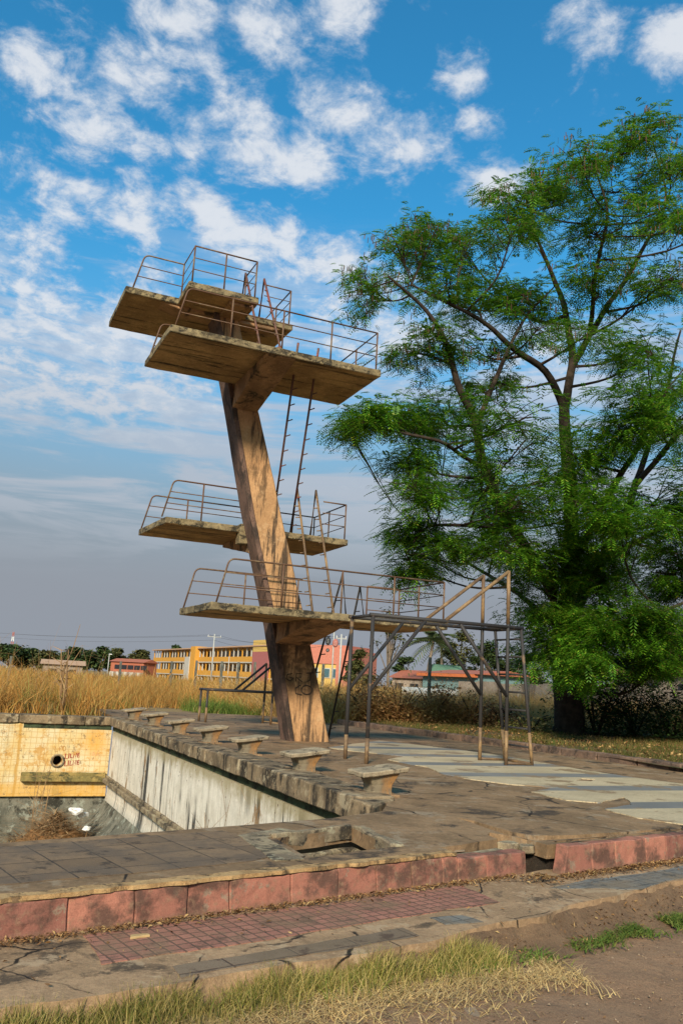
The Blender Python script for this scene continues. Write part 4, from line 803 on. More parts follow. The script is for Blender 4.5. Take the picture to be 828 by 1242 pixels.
def curve(pts, k=5):
    out = []
    for i in range(len(pts)-1):
        p0, p1, p2, p3 = pts[max(i-1, 0)], pts[i], pts[i+1], pts[min(i+2, len(pts)-1)]
        for j in range(k):
            u = j/k; out.append(.5*((2*p1)+(p2-p0)*u+(2*p0-5*p1+4*p2-p3)*u*u+(3*p1-p0-3*p2+p3)*u**3))
    return out+[pts[-1]]
for pts, r0, r1 in limbs:
    c = curve([tp(*p) for p in pts]); c = [p+Vector((noise.noise(p*.7), noise.noise(p*.7+Vector((9, 0, 0))), noise.noise(p*.7+Vector((0, 7, 0)))))*.10 for p in c]
    n = len(c); rr = [r0+(r1-r0)*i/(n-1) for i in range(n)]
    if r0 == .62: rr = [r*(1.25 if i < 2 else 1) for i, r in enumerate(rr)]
    rr = [r*(.82 if r0 == .62 else .68) for r in rr]; tr.tube(c, rr, 9); nodes += [(p, r) for p, r in zip(c, rr)][3:]
CL = [(785, 168, 42, .5), (808, 200, 40, .5), (722, 198, 40, .5), (665, 212, 40, .45), (622, 238, 32, .45), (750, 245, 50, .6), (812, 260, 50, .6), (690, 270, 52, .65), (640, 300, 48, .65), (800, 335, 55, .6), (725, 335, 55, .6), (565, 285, 30, .4), (525, 268, 24, .35), (478, 300, 32, .3),
      (432, 345, 26, .22), (482, 345, 42, .5), (525, 325, 40, .6), (570, 345, 48, .75), (612, 355, 50, .8), (660, 400, 52, .6), (740, 415, 55, .65), (812, 420, 58, .65), (502, 415, 42, .6), (555, 425, 50, .6), (600, 465, 45, .6), (452, 512, 28, .75), (424, 522, 18, .5),
      (500, 500, 45, .9), (548, 515, 52, .9), (620, 520, 55, .8), (695, 560, 60, .9), (762, 500, 60, .8), (825, 520, 60, .8), (490, 560, 32, .8), (525, 600, 42, .9), (502, 640, 32, .9), (560, 608, 52, 1), (645, 610, 60, 1.1), (725, 620, 65, 1.1), (800, 615, 65, 1.1), (545, 668, 36, .9), (500, 688, 22, .8),
      (605, 670, 50, 1.1), (672, 690, 62, 1.3), (742, 700, 65, 1.3), (815, 700, 65, 1.2), (640, 745, 34, .9), (705, 765, 55, 1.4), (770, 765, 55, 1.3), (830, 765, 55, 1.2), (715, 805, 26, .9), (800, 800, 30, .7),
      (880, 260, 60, .5), (890, 360, 70, .6), (880, 460, 70, .7), (920, 560, 75, .8), (890, 650, 70, .9), (940, 700, 70, .9), (890, 750, 60, 1)]
PXM = TD/FPX; FB, FD, FL, TW = [], [], [], MB(); leafc = []; podc = []
for px, py, rp, dn in CL:
    low = py > 480; spread = (6.0 if low else 4.2)
    subs = 3 if low else 2
    for s in range(subs):
        dd = RNG.uniform(-spread, spread*.8) if s else RNG.uniform(-spread*.9, -.5)
        c = tp(px+RNG.normal(0, rp*.32), py+RNG.normal(0, rp*.26), dd); R_ = rp*PXM*RNG.uniform(.75, 1.0)
        best = min(nodes, key=lambda q: (q[0]-c).length+max(0, q[0].z-c.z+.4)*2.2); a = best[0]; mid_ = (a+c)/2+Vector((RNG.normal(0, .15), RNG.normal(0, .15), -.12*(c-a).length+.1))
        br = curve([a, mid_, c], 4); TW.tube(br, min(.055, best[1]*.7), 5, .018)
        nt = int(8+6*dn)
        for k in range(nt):
            d = Vector(RNG.normal(0, 1, 3)); d.z = d.z*(.6 if low else .48)+.12; d.normalize(); e = c+Vector((d.x*R_, d.y*R_, d.z*R_*.85))*RNG.uniform(.55, 1.15); st_ = br[int(RNG.integers(4, len(br)))]
            tw = curve([st_, (st_+e)/2+Vector((0, 0, .1*R_)), e], 3); TW.tube(tw, .016, 4, .005, cap=False)
            m_ = int(RNG.poisson(42*dn*((.85 if py < 480 else .72) if px < 650 else (.9 if py < 480 else 1.2))))
            for _ in range(m_):
                u = RNG.uniform(.35, 1.05); p = tw[0].lerp(tw[-1], u) if u < 1 else tw[-1]
                q = p+Vector((RNG.normal(0, .24), RNG.normal(0, .24), RNG.normal(0, .11))); fd = (e-c).normalized()*.7+Vector(RNG.normal(0, .75, 3)); fd.z = fd.z*.35-.12; fd.normalize()
                FB.append(q); FD.append(fd); FL.append(RNG.uniform(.17, .42))
            if not low and dn < .62:
                for _ in range(6): podc.append(e+Vector((RNG.normal(0, .12), RNG.normal(0, .12), -abs(RNG.normal(0, .08)))))
V, F = fronds_np(np.array(FB), np.array(FD), np.array(FL)); print('fronds', len(FB), 'quads', len(F))
npmesh('crown', V, F, 'leaf', TREE)
trunk = obj('trunk', tr, 'bark', TREE, True); obj('twigs', TW, 'bark', trunk, True)
pc = np.array(podc); a = RNG.uniform(0, 2*PI, len(pc)); s = RNG.uniform(.10, .24, len(pc)); dn_ = np.stack([np.cos(a)*.05, np.sin(a)*.05, -np.ones(len(a))], 1)*s[:, None]; sd_ = np.stack([np.cos(a), np.sin(a), np.zeros(len(a))], 1)*.012
npmesh('seed_pods', np.stack([pc-sd_, pc+sd_, pc+sd_+dn_, pc-sd_+dn_], 1).reshape(-1, 3), np.arange(4*len(pc)).reshape(-1, 4), 'pods', TREE)
def shrub(name, label, cat, c, R, n, material, group=None, size=(.06, .14), stems=7, zmin=0):
    T = thing(name, label, cat, tuple(c), group); st = MB(); P_ = []
    for i in range(stems):
        a = RNG.uniform(0, 2*PI); e = Vector(c)+Vector((math.cos(a)*R[0]*.7, math.sin(a)*R[1]*.7, R[2]*RNG.uniform(.6, .95))); st.tube(curve([Vector(c), (Vector(c)+e)/2+Vector((0, 0, .2)), e], 3), .035, 5, .01)
    k = 26; cc = RNG.normal(0, 1, (k, 3)); cc /= np.linalg.norm(cc, axis=1)[:, None]; cc *= RNG.uniform(.35, .85, k)[:, None]; cc[:, 2] = np.abs(cc[:, 2])
    for i in range(k):
        m_ = n//k; q = RNG.normal(0, .20, (m_, 3))+cc[i]; P_.append(q)
    q = np.concatenate(P_)*np.array(R)+np.array(c); q = q[q[:, 2] > c[2]+zmin]
    V, F = leaves_np(q, None, RNG.uniform(*size, len(q))); npmesh('foliage', V, F, material, T); obj('stem', st, 'bark', T, True); return T
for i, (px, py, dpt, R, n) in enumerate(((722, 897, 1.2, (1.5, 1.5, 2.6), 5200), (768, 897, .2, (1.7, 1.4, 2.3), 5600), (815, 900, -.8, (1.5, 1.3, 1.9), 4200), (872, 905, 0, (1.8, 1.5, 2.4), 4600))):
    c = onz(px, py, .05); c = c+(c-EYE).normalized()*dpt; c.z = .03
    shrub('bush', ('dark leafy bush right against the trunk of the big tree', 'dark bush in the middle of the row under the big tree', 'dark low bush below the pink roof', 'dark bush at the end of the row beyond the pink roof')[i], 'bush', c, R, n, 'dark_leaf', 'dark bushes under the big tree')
# weeds standing out of the straw
for i, (px, d, h, m_) in enumerate(((418, 32, 1.3, 'far_olive'), (470, 33, 1.2, 'far_olive'), (545, 34, 1.0, 'dry_blades'), (505, 31, 1.0, 'pale_blades'), (640, 29, .8, 'green_blades'), (446, 30, 1.7, 'brown_scrub'), (486, 30.5, 1.5, 'brown_scrub'), (528, 31.5, 1.6, 'brown_scrub'), (575, 32, 1.35, 'brown_scrub'), (612, 31, 1.2, 'brown_scrub'))):
    c = bearing(px, d, -.08, 850); shrub('weed_clump', ('olive weed clump just right of the tower foot', 'olive green weed clump seen between the stand legs', 'golden weed clump below the teal building', 'pale dead weed clump in the straw', 'green weed clump left of the big trunk', 'tall reddish brown dry bush between the left legs of the tall stand', 'reddish brown dry bush in the middle of the straw, left of the palm', 'reddish brown dry bush straight below the palm', 'low brown dry bush seen left of the ladder of the tall stand', 'low brown dry bush seen through the ladder rungs')[i], 'weeds', c, (1.1, .9, h), 1500 if i < 5 else 3400, m_, 'weed clumps beyond the deck', (.05, .16), 9)
# brushwood dumped in the pool, with rubbish
n = 2600; c = np.array([3.05, 23.6, -3.3]); a = RNG.uniform(0, 2*PI, n); r_ = np.abs(RNG.normal(0, .5, n)); pb = c+np.stack([np.cos(a)*r_*1.35, np.sin(a)*r_*1.3, np.maximum(0, 1.02-r_*.85)*RNG.uniform(.2, 1, n)], 1)
o = npmesh('brushwood_pile', *blades_np(pb, RNG.uniform(.05, .28, n), RNG.uniform(1.5, 6, n), RNG.uniform(.012, .04, n), 3), 'dry_twigs', kind='stuff'); tag(o, 'heap of brown dead branches and straw in the empty pool', 'brushwood', kind='stuff')
mound = MB(); k = 18; vs = [(3.05, 23.6, -2.62)]+[(3.05+math.cos(2*PI*i/k)*q*1.2, 23.6+math.sin(2*PI*i/k)*q, z_) for q, z_ in ((.45, -2.75), (.85, -3.1), (1.3, -3.48)) for i in range(k)]
mound.add(vs, [(0, 1+i, 1+(i+1) % k) for i in range(k)]+[(1+j*k+i, 1+(j+1)*k+i, 1+(j+1)*k+(i+1) % k, 1+j*k+(i+1) % k) for j in range(2) for i in range(k)])
o = rough(obj('debris_mound', mound, 'litter', loc=(3.05, 23.6, -3.45)), .15, .1, 0, 3); tag(o, 'mound of brown leaves under the brushwood in the pool', 'debris', kind='stuff')
def crumple(name, label, cat, c, s, material, group=None, fl=.5):
    bm = bmesh.new(); bmesh.ops.create_icosphere(bm, subdivisions=2, radius=s)
    for v in bm.verts: v.co *= 1+.5*noise.noise(v.co*3/s*.5+Vector(c)); v.co.z *= fl
    me = bpy.data.meshes.new(name); bm.to_mesh(me); bm.free(); me.materials.append(M[material]); o = bpy.data.objects.new(name, me); COL.objects.link(o); o.location = c; return tag(o, label, cat, group)
for i, (px, py, d, s) in enumerate(((94, 984, 24.2, .17), (101, 988, 24.4, .15), (105, 1005, 24, .12), (88, 982, 24.6, .11))):
    crumple('plastic_rubbish', ('white plastic bag on the brushwood heap in the pool', 'grey white bag at the pool corner side of the brushwood', 'lowest scrap of white plastic in the brushwood', 'small pale plastic scrap on top of the brushwood')[i], 'rubbish', tuple(onY(px, py, d-.9)), s, 'rubbish_white', 'plastic rubbish in the pool')
# litter on the sidewalk and earth
p = onz(122, 1119, -.21); crumple('paper_wrapper', 'crumpled orange and white wrapper at the foot of the pink kerb', 'rubbish', (p.x, p.y, -.205), .03, 'paper_red', None, .35)
p = onz(131, 1118, -.21); crumple('paper_scrap', 'white paper scrap beside the crumpled orange wrapper', 'rubbish', (p.x, p.y, -.21), .018, 'rubbish_white', None, .3)
def stone(name, label, px, py, z, poly, h, material, cat='stone'):
    p = onz(px, py, z); o = rough(obj(name, MB().prism([(p.x+a, p.y+b) for a, b in poly], z, z+h), material, loc=(p.x, p.y, z)), .02, .004, .003, 12); return tag(o, label, cat)
stone('flat_stone', 'flat tan stone lying on the pink pavers', 170, 1139, -.222, [(-.062, -.012), (.06, .012), (.055, .045), (-.005, .05), (-.05, .03)], .014, 'tan_stone')
stone('stone_slab', 'small squared grey slab on the earth at the bottom edge', 571, 1232, -.39, [(-.05, -.06), (.02, -.07), (.06, .055), (-.01, .07)], .016, 'grey_stone')
stone('flat_stone', 'pale flat stone on the sunken slab behind the kerb', 557, 1034, -.055, [(-.07, -.02), (.05, -.005), (.07, .03), (-.02, .035)], .012, 'grey_stone')
stone('flat_stone', 'small grey stone at the foot of the kerb below the drain pit', 337, 1093, -.222, [(-.025, -.015), (.02, -.015), (.025, .02), (-.02, .02)], .035, 'grey_stone')
for i, (a, b) in enumerate((((574, 1172), (622, 1214)), ((680, 1165), (713, 1196)), ((590, 1195), (560, 1176)))):
    pa, pb_ = onz(*a, -.40), onz(*b, -.40); o = obj('stick', MB().tube(curve([pa, (pa+pb_)/2+Vector((.01, .015, .012)), pb_], 4), .0055, 6, .003), 'straw', loc=tuple(pa), smooth=True); tag(o, ('long dry stick on the straw', 'thin dry stick on the bare earth', 'short twig beside the long stick')[i], 'stick')
# dead climbing stalks in front of the end wall and the dead stalks in the field
def stalk(name, label, c, h, n, spread, material='dry_twigs', group=None, r=.012):
    mb = MB()
    for i in range(n):
        a = RNG.uniform(0, 2*PI); e = Vector(c)+Vector((math.cos(a)*spread*RNG.uniform(.2, 1), math.sin(a)*spread*RNG.uniform(.2, 1), h*RNG.uniform(.6, 1))); mid_ = (Vector(c)+e)/2+Vector((RNG.normal(0, .08), RNG.normal(0, .08), .1)); cv = curve([Vector(c), mid_, e], 4); mb.tube(cv, r, 5, r*.4)
        for k in range(5):
            s_ = cv[int(RNG.integers(3, len(cv)))]; mb.tube([s_, s_+Vector(RNG.normal(0, .18*h/1.5, 3))+Vector((0, 0, .12))], r*.5, 4, r*.25)
    return tag(obj(name, mb, material, loc=tuple(c)), label, 'dead plant', group)
stalk('dead_stalk', 'bundle of dark dead stalks standing in the field left of the green patch', tuple(bearing(76, 27.0, -.1, 866)), 2.2, 6, .35, r=.03)
stalk('dead_stalk', 'thin dead creeper stalks rising against the yellow tiles', (2.6, 24.6, -3.4), 2.6, 7, .5, r=.010)
stalk('dead_stalk', 'thin brown seed stalks before the grey side wall', (4.2, 13.6, -2.4), 1.9, 8, .9, r=.007)
for i, (px, d, h) in enumerate(((50, 33, 2.2), (62, 36, 2.3), (103, 34, 2.4), (4, 30, 2.9))):
    stalk('dead_weed', ('thin bare weed left of the dark stalks', 'bare branching weed just above the dark stalks', 'tall bare weed above the green patch', 'tall bare weed at the left end of the field')[i], tuple(bearing(px, d, -.1)), h, 5, .8, r=.008, group='bare weeds above the grass')
# ------------------------------------------------------------------ buildings and trees beyond the field
def hz(px): return 803.5+.0545*(px+64.5)
def zat(px, py, d): return CAMH+(hz(px)-py)*d/FPX*1.0
class Frame:                                                        # local axes along a facade: u along, v outwards to the back, z up
    def __init__(s, a, b): s.a = Vector((a.x, a.y, 0)); s.L = (Vector((b.x, b.y, 0))-s.a).length; s.d = (Vector((b.x, b.y, 0))-s.a)/s.L; s.n = Vector((-s.d.y, s.d.x, 0)); s.n = s.n if s.n.dot(s.a) > 0 else -s.n
    def p(s, u, v, z): q = s.a+s.d*u+s.n*v; return (q.x, q.y, z)
    def box(s, mb, u0, u1, v0, v1, z0, z1): return mb.hexa([s.p(u0, v0, z0), s.p(u1, v0, z0), s.p(u1, v1, z0), s.p(u0, v1, z0)], [s.p(u0, v0, z1), s.p(u1, v0, z1), s.p(u1, v1, z1), s.p(u0, v1, z1)])
Fs = Frame(bearing(185, 262), bearing(326, 174)); L = Fs.L
B = thing('school_building', 'long two-toned orange and yellow gallery building across the dry field', 'building', Fs.p(0, 0, 0))
ub = lambda px: None
mb = MB(); Fs.box(mb, .3, L-.3, 2.2, 12, -1.5, 8.0); obj('wall', mb, 'yellow_wall', B)
mb = MB(); Fs.box(mb, -.6, L+.2, -.5, 12.8, 8.0, 8.28); obj('roof', mb, 'school_roof', B)
for zf in (-1.6, 1.62, 4.84):
    mb = MB(); Fs.box(mb, 0, L, 0, 2.19, zf-.22, zf); Fs.box(mb, 0, L, -.06, -.01, zf-.25, zf-.02); obj('gallery_floor', mb, 'school_white', B)
    mb = MB(); Fs.box(mb, 0, L, 0, .15, zf+.004, zf+1.12); obj('parapet', mb, 'orange_wall', B)
nb = 33
for zf in (1.62, 4.84):
    for i in range(nb):
        u0 = (i+.18)*L/nb; u1 = (i+.82)*L/nb; mb = MB(); Fs.box(mb, u0, u1, 2.12, 2.19, zf+.9, zf+2.5); obj('window', mb, 'window_dark', B)
for i in range(nb+1):
    u = i*L/nb; mb = MB(); Fs.box(mb, u-.11, u+.11, .16, .42, -1.4, 7.99); obj('column', mb, 'school_white' if i % 3 else 'orange_wall', B)
uT = L*.43
mb = MB(); Fs.box(mb, uT-3, uT+1.0, -1.2, 1.5, -1.5, 6.0); obj('stair_tower', mb, 'school_white', B); mb = MB(); Fs.box(mb, uT+1.01, uT+5, -1.0, 2, -1.5, 8.6); obj('stair_tower', mb, 'orange_wall', B)
mb = MB(); Fs.box(mb, L-9, L, -.3, -.02, -1.5, 6.9); obj('end_panel', mb, 'magenta_wall', B); mb = MB(); Fs.box(mb, L-9, L, -.3, -.02, 6.91, 9.3); obj('end_panel', mb, 'yellow_wall', B)
F2 = Frame(bearing(352, 152), bearing(424, 146)); B = thing('pink_building', 'pink and yellow two-storey block seen right of the pylon', 'building', F2.p(0, 0, 0)); L2 = F2.L; zt = zat(400, 784, 148)
mb = MB(); F2.box(mb, 0, L2, 0, 9, -1.5, zt-3.2); obj('wall', mb, 'yellow_wall', B); mb = MB(); F2.box(mb, -.2, L2-.6, -.2, 9.2, zt-3.19, zt); obj('wall', mb, 'pink_wall', B)
mb = MB(); F2.box(mb, L2-2.4, L2+.5, -.5, 9, -1.5, zt-.8); obj('corner_pier', mb, 'pink_wall', B)
for u in (.42, .62, .8):
    mb = MB(); F2.box(mb, L2*u-.9, L2*u+.8, -.10, -.01, zt-5.6, zt-3.9); w_ = obj('window', mb, 'school_white', B); mb = MB(); F2.box(mb, L2*u-.75, L2*u+.65, -.15, -.105, zt-5.45, zt-4.05); obj('pane', mb, 'window_teal', w_)
def shed(name, label, pa, da, pb, db, ytop, depth, wall, roof, roof_h, eave=.5, extra=None):
    Fq = Frame(bearing(pa, da), bearing(pb, db)); zt = zat(pa, ytop, da); B = thing(name, label, 'building', Fq.p(0, 0, 0)); Lq = Fq.L
    mb = MB(); Fq.box(mb, 0, Lq, 0, depth, -1, zt-roof_h); obj('wall', mb, wall, B)
    z0 = zt-roof_h; mb = MB(); mb.add([Fq.p(-eave, -eave, z0), Fq.p(Lq+eave, -eave, z0), Fq.p(Lq+eave, depth*.5, zt), Fq.p(-eave, depth*.5, zt), Fq.p(-eave, depth+eave, z0), Fq.p(Lq+eave, depth+eave, z0)], [(0, 1, 2, 3), (3, 2, 5, 4), (0, 3, 4), (1, 5, 2), (0, 4, 5, 1)]); obj('roof', mb, roof, B)
    if extra: extra(Fq, B, Lq, z0)
    return B
def wins(Fq, B, Lq, z0):
    n = max(2, int(Lq/3.2))
    for i in range(n):
        u = (i+.5)*Lq/n; mb = MB(); Fq.box(mb, u-.6, u+.6, -.08, -.01, z0-1.9, z0-.7); obj('window', mb, 'window_dark', B)
def lowwalls(Fq, B, Lq, z0):
    for i in range(5):
        mb = MB(); Fq.box(mb, Lq*i/5+1, Lq*(i+.6)/5+1, -1.2, -.05, -1, z0-2.6); obj('low_wall', mb, 'school_white', B)
        mb = MB(); Fq.box(mb, Lq*i/5+1.5, Lq*i/5+3.5, -.1, -.02, z0-1.9, z0-.8); obj('window', mb, 'window_dark', B)
shed('red_roofed_building', 'low building with rusty red roof left of the orange building', 134, 238, 174, 230, 799, 5, 'red_roof', 'red_roof', .9, extra=lowwalls)
shed('low_house', 'small pale house half hidden by the dry grass at left', 52, 150, 100, 150, 800, 8, 'garden_wall', 'school_roof', .8, extra=wins)
def teal(Fq, B, Lq, z0):
    mb = MB(); Fq.box(mb, -.3, Lq+.3, -.62, -.02, z0-.32, z0-.02); obj('fascia', mb, 'orange_trim', B); wins(Fq, B, Lq, z0-.6)
shed('teal_building', 'low teal building with orange fascia seen through the stand legs', 513, 90, 577, 84, 811, 8, 'teal_wall', 'red_roof', .5, extra=teal)
shed('red_house', 'reddish low house left of the palm tree', 476, 120, 512, 118, 812, 8, 'garden_wall', 'red_roof', 1.2, extra=wins)
shed('green_roofed_house', 'small house with green roof behind the teal building', 528, 112, 556, 112, 806, 7, 'garden_wall', 'green_roof', 1.3)
shed('pink_roofed_house', 'house with bright pink roof half hidden behind the dark bushes', 742, 74, 850, 66, 783, 9, 'garden_wall', 'pink_roof', 2.6, extra=wins)
Fw = Frame(bearing(556, 62), bearing(1000, 42)); W_ = MB(); nW = 12
for i in range(nW): Fw.box(W_, Fw.L*i/nW+.01, Fw.L*(i+1)/nW-.01, 0, .22, -.6, 1.93+.06*math.sin(i*2.1))
o = obj('boundary_wall', W_, 'garden_wall', loc=Fw.p(0, 0, 0)); tag(o, 'long bare beige boundary wall behind the straw', 'wall')
Fw = Frame(bearing(488, 72), bearing(582, 70)); W_ = MB(); Fw.box(W_, 0, Fw.L, 0, .2, -.5, 1.35); o = obj('boundary_wall', W_, 'bluegrey_wall', loc=Fw.p(0, 0, 0)); tag(o, 'blue grey low wall below the teal building', 'wall')
# poles, posts, mast, wires
def pole(name, label, cat, px, d, ytop, r, material, arm=0, armdrop=.5, extra=None, group=None):
    b = bearing(px, d, -.3); T = thing(name, label, cat, tuple(b), group); zt = zat(px, ytop, d); obj('shaft', MB().tube([b, Vector((b.x, b.y, zt))], r, 8, r*.75), material, T, True)
    if arm: o = MB().box(b.x-arm, b.y-.06, zt-armdrop-.1, b.x+arm, b.y+.06, zt-armdrop+.06); obj('crossarm', o, material, T); [obj('insulator', MB().tube([(b.x+k*arm, b.y, zt-armdrop), (b.x+k*arm, b.y, zt-armdrop+.3)], .05, 6), 'rubbish_white', T) for k in (-.9, .9)]
    if extra: extra(T, b, zt)
    return Vector((b.x, b.y, zt-armdrop+.3))
pA = pole('utility_pole', 'white utility pole with crossarm before the orange building', 'utility pole', 257, 160, 771, .16, 'grey_pole', 1.3)
pB = pole('utility_pole', 'grey utility pole with crossarm right of the pylon', 'utility pole', 412, 105, 771, .14, 'grey_pole', .7)
pC = bearing(-120, 240, 10.5)
def lampx(T, b, zt): obj('lamp_head', MB().box(b.x-.1, b.y-.45, zt-.05, b.x+.35, b.y+.1, zt+.08), 'rubbish_white', T)
pole('street_lamp', 'white lamp post at the left end of the red roofed building', 'street lamp', 131, 150, 795, .09, 'grey_pole', extra=lampx)
pole('pale_pole', 'thin pale pole behind the ladder of the tall stand', 'pole', 616, 60, 806, .05, 'rubbish_white')
pole('concrete_pole', 'grey slender pole in front of the orange building', 'pole', 277, 150, 797, .09, 'grey_pole')
for i, (dz_, ofs) in enumerate(((0, -.9), (0, .9), (-.9, 0))):
    def sag(a, b, s): return [a.lerp(b, u)-Vector((0, 0, s*4*u*(1-u))) for u in np.linspace(0, 1, 13)]
    a = pA+Vector((ofs, 0, dz_)); b = pC+Vector((ofs, 0, dz_)); c = pB+Vector((ofs*.5, 0, dz_))
    o = obj('overhead_wire', MB().tube(sag(b, a, 1.6), .022, 4).tube(sag(a, c, 1.2), .022, 4), 'wire', loc=tuple(a)); tag(o, ('overhead wire on the near end of the crossarm', 'overhead wire on the far end of the crossarm', 'lowest overhead wire below the crossarm')[i], 'wire', 'overhead wires')
b = bearing(11, 520, 0); T = thing('radio_mast', 'distant red and white lattice mast above the left trees', 'mast', tuple(b)); zt = zat(11, 770, 520)
for k in range(8):
    z0, z1 = -1+(zt+1)*k/8, -1+(zt+1)*(k+1)/8; w0, w1 = 1.3-.12*k, 1.3-.12*(k+1); mb = MB()
    for sx in (-1, 1):
        mb.tube([(b.x+sx*w0, b.y, z0), (b.x+sx*w1, b.y, z1)], .16, 5); mb.tube([(b.x+sx*w0, b.y, z0), (b.x-sx*w1, b.y, z1)], .11, 5)
    obj('mast_section', mb, 'mast_red' if k % 2 else 'rubbish_white', T)
T0 = bearing(399, 88, -.3); T = thing('floodlight_mast', 'grey mast carrying dark oval lamps between pylon and ladder', 'floodlight mast', tuple(T0)); zt = zat(399, 758, 88)
obj('shaft', MB().tube([T0+Vector((.35, 0, 0)), (T0.x+.35, T0.y, zt)], .07, 8), 'grey_pole', T, True)
def oval(px, py, rx, rz, m_='lamp_black'):
    c = bearing(px, 88, zat(px, py, 88)); mb = MB(); side = Vector((c.y, -c.x, 0)).normalized(); nn = Vector((c.x, c.y, 0)).normalized(); k = 14
    ringp = lambda q, off: [c+side*math.cos(2*PI*i/k)*rx*q+Vector((0, 0, math.sin(2*PI*i/k)*rz*q))+nn*off for i in range(k)]
    vs = ringp(.75, -.12)+ringp(1, 0)+ringp(.7, .14); mb.add(vs, [tuple(range(k)), tuple(range(2*k, 3*k))[::-1]]+[(j*k+i, j*k+(i+1) % k, (j+1)*k+(i+1) % k, (j+1)*k+i) for j in range(2) for i in range(k)])
    l_ = obj('lamp', mb, m_, T); mb2 = MB()
    for q in (-.5, -.1, .3): mb2.tube([c+side*rx*.45+nn*(-.125)+Vector((0, 0, rz*q)), c-side*rx*.45+nn*(-.125)+Vector((0, 0, rz*q+.05))], .016, 5)
    obj('grille', mb2, 'grey_pole', l_)
for a_ in ((396, 766.5, .27, .42), (396, 779, .27, .42), (396, 790, .18, .2), (405, 781.5, .30, .44)): oval(*a_, 'lamp_black' if a_[0] < 400 else 'mast_red')
for i, (px, d, yt) in enumerate(((12, 44, 797), (146, 48, 803), (208, 50, 803), (238, 47, 802), (269, 44, 803), (289, 48, 804), (309, 46, 804), (392, 42, 806), (521, 38, 799), (640, 40, 822))):
    b = bearing(px, d, -.3); zt = zat(px, yt, d); o = rough(obj('fence_post', MB().hexa([(b.x-.07, b.y-.07, -.3), (b.x+.07, b.y-.07, -.3), (b.x+.07, b.y+.07, -.3), (b.x-.07, b.y+.07, -.3)], [(b.x-.055, b.y-.055, zt), (b.x+.055, b.y-.055, zt), (b.x+.055, b.y+.055, zt), (b.x-.055, b.y+.055, zt)]), 'post_concrete', loc=(b.x, b.y, -.3)), .3, .01, .01)
    tag(o, 'concrete fence post '+('at the left end of the field', 'below the red roofed building', 'at the left end of the orange building', 'left of the white utility pole', 'just right of the white utility pole', 'above the low springboard stand', 'just left of the pylon', 'just right of the pylon foot', 'in the straw below the palm', 'before the beige wall by the big trunk')[i], 'fence post', 'concrete posts in the dry field')
def bg_tree(name, label, px, ytop, wpx, d, material, dens=1.0, trunk_r=.2, lift=.25, ns=18, group='trees beyond the field'):
    b = bearing(px, d, -.4); zt = zat(px, ytop, d); W2 = wpx*d/FPX/2; H = zt+.4; T = thing(name, label, 'tree', tuple(b), group); tr = MB(); P_ = []
    z0 = H*lift-.4; k = ns
    for i in range(k):
        u = RNG.uniform(0, 1); a = RNG.uniform(0, 2*PI); q = math.sqrt(max(.05, 1-(2*u-.8)**2*.8)); rr = W2*q*RNG.uniform(.25, .85); c = Vector((b.x+math.cos(a)*rr, b.y+math.sin(a)*rr, z0+(zt-z0)*(.08+.84*u))); cr = W2*RNG.uniform(.28, .5)
        tr.tube(curve([Vector((b.x, b.y, z0*.6)), Vector(((b.x+c.x)/2, (b.y+c.y)/2, (z0*.5+c.z)/2+.3)), c], 3), trunk_r*.4, 5, .03)
        m_ = int(210*dens); g = RNG.normal(0, .42, (m_, 3))*np.array([cr, cr, cr*.7])+np.array(c); P_.append(g)
    tr.tube([b, Vector((b.x+.1, b.y, z0*.4)), Vector((b.x, b.y, z0+.5*(zt-z0)))], trunk_r, 7, trunk_r*.5)
    q = np.concatenate(P_); q = q[q[:, 2] < zt+.15]; s = np.full(len(q), max(.14, d*.0026)); V, F = leaves_np(q, None, s*RNG.uniform(.7, 1.7, len(q)), .6); npmesh('crown', V, F, material, T); obj('trunk', tr, 'far_bark', T, True); return T
fars = [('leftmost dark tree below the red and white mast', 10, 784, 46, 300, 'far_leaf'), ('dark round tree just right of the mast', 34, 788, 36, 310, 'far_leaf'), ('brownish low tree behind the small pale house', 62, 791, 44, 290, 'far_olive'), ('green round tree above the small pale house', 88, 787, 30, 270, 'far_leaf'), ('greenest tree above the green grass patch', 106, 790, 22, 260, 'far_leaf'),
        ('dark tree at the left edge of the red roof', 122, 786, 32, 330, 'far_leaf'), ('low brown tree just behind the lamp post', 142, 788, 28, 340, 'far_olive'), ('small tree showing over the orange roof', 211, 782, 14, 330, 'far_leaf'), ('low tree between red roof and orange building', 170, 790, 30, 330, 'far_olive')]
for lb, px, yt, wp, d, m_ in fars: bg_tree('distant_tree', lb, px, yt, wp, d, m_, 1.1)
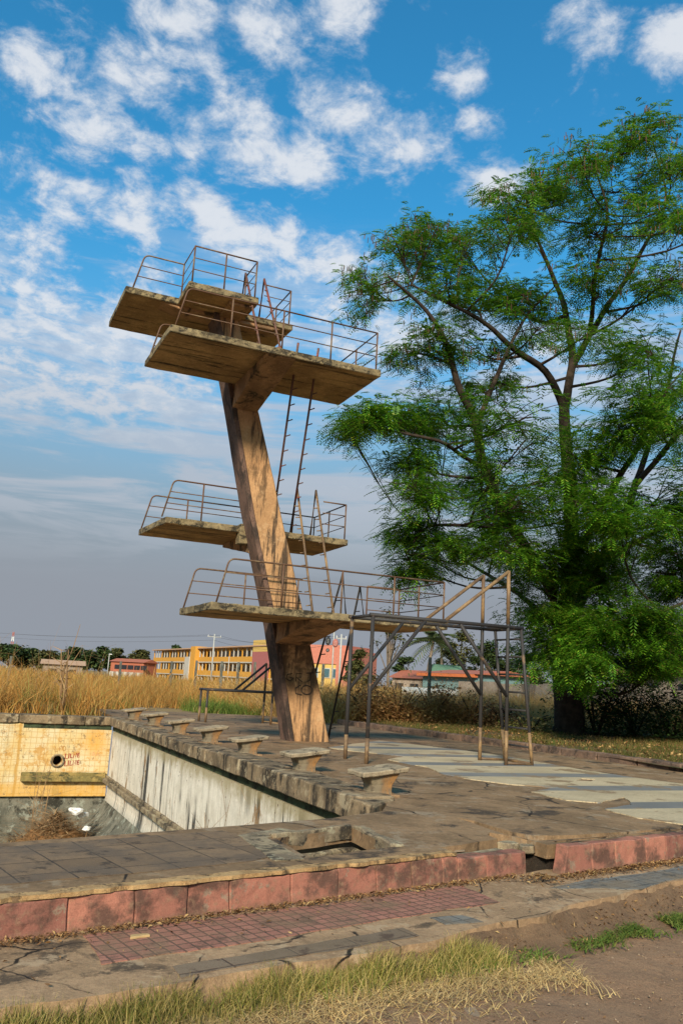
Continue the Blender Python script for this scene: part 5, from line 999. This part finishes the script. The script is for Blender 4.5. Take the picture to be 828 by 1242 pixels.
mids = [('olive bush-like tree between the stand legs', 438, 786, 36, 85, 'far_olive', 1.2, .05, 16), ('tall sparse tree with thin trunk left of the palm', 470, 738, 46, 95, 'far_olive', .28, .45, 14), ('round green tree right behind the palm', 558, 766, 52, 118, 'far_olive', 1.1, .2, 22), ('darker tree right of the palm', 590, 778, 46, 125, 'far_leaf', 1.1, .15, 20), ('low tree between the palm and the tall sparse tree', 492, 792, 34, 125, 'far_leaf', 1.0, .1, 14),
        ('green tree behind the ladder of the tall stand', 622, 782, 50, 100, 'far_leaf', 1.0, .1, 18), ('green tree left of the big trunk', 655, 776, 48, 90, 'far_leaf', 1.0, .1, 18), ('tree behind the dark bushes under the big tree', 722, 790, 60, 95, 'far_leaf', .9, .1, 18), ('tree to the right of the pink roof', 850, 770, 80, 95, 'far_leaf', 1, .1, 20), ('short yellowish tree by the red house', 532, 795, 30, 130, 'far_olive', 1, .1, 12), ('bushy tree just right of the pink building', 428, 793, 22, 120, 'far_leaf', 1.1, .05, 12)]
for lb, px, yt, wp, d, m_, de, li, ns in mids: bg_tree('far_tree', lb, px, yt, wp, d, m_, de, .22, li, ns)
def palm(label, px, yc, d, fl, lean, nf=26):
    b = bearing(px, d, -.4); c = Vector((b.x+lean, b.y, zat(px, yc, d))); T = thing('palm_tree', label, 'palm tree', tuple(b), 'palms beyond the field'); obj('trunk', MB().tube(curve([b, Vector((b.x+lean*.25, b.y, c.z*.45)), c], 5), .26, 8, .17), 'far_bark', T, True)
    V, F = [], []; o = 0
    for i in range(nf):
        a = RNG.uniform(0, 2*PI); e = RNG.uniform(-.5, 1.2); Lf = fl*RNG.uniform(.8, 1.1); d_ = Vector((math.cos(a)*math.cos(e), math.sin(a)*math.cos(e), math.sin(e))); side = d_.cross(Vector((0, 0, 1))).normalized(); pv = None
        for k in range(14):
            u = (k+1)/14; p = c+d_*Lf*u-Vector((0, 0, Lf*.55*u*u)); ll = Lf*.26*(1-abs(u-.45)); w_ = Lf*.045
            for sg in (-1, 1):
                t_ = side*sg+d_*.6-Vector((0, 0, .45)); V += [p-d_*w_*.5, p+t_*ll, p+t_*ll*.96+d_*w_*.4, p+d_*w_*.5]; F.append((o, o+1, o+2, o+3)); o += 4
    npmesh('crown', np.array([tuple(v) for v in V]), np.array(F), 'palm_leaf', T); return T
palm('tall palm with leaning trunk and full crown above the teal building', 517, 779, 112, 4.0, .9)
palm('second palm, slimmer, just right of the tall palm', 536, 786, 125, 2.6, -.2, 20)
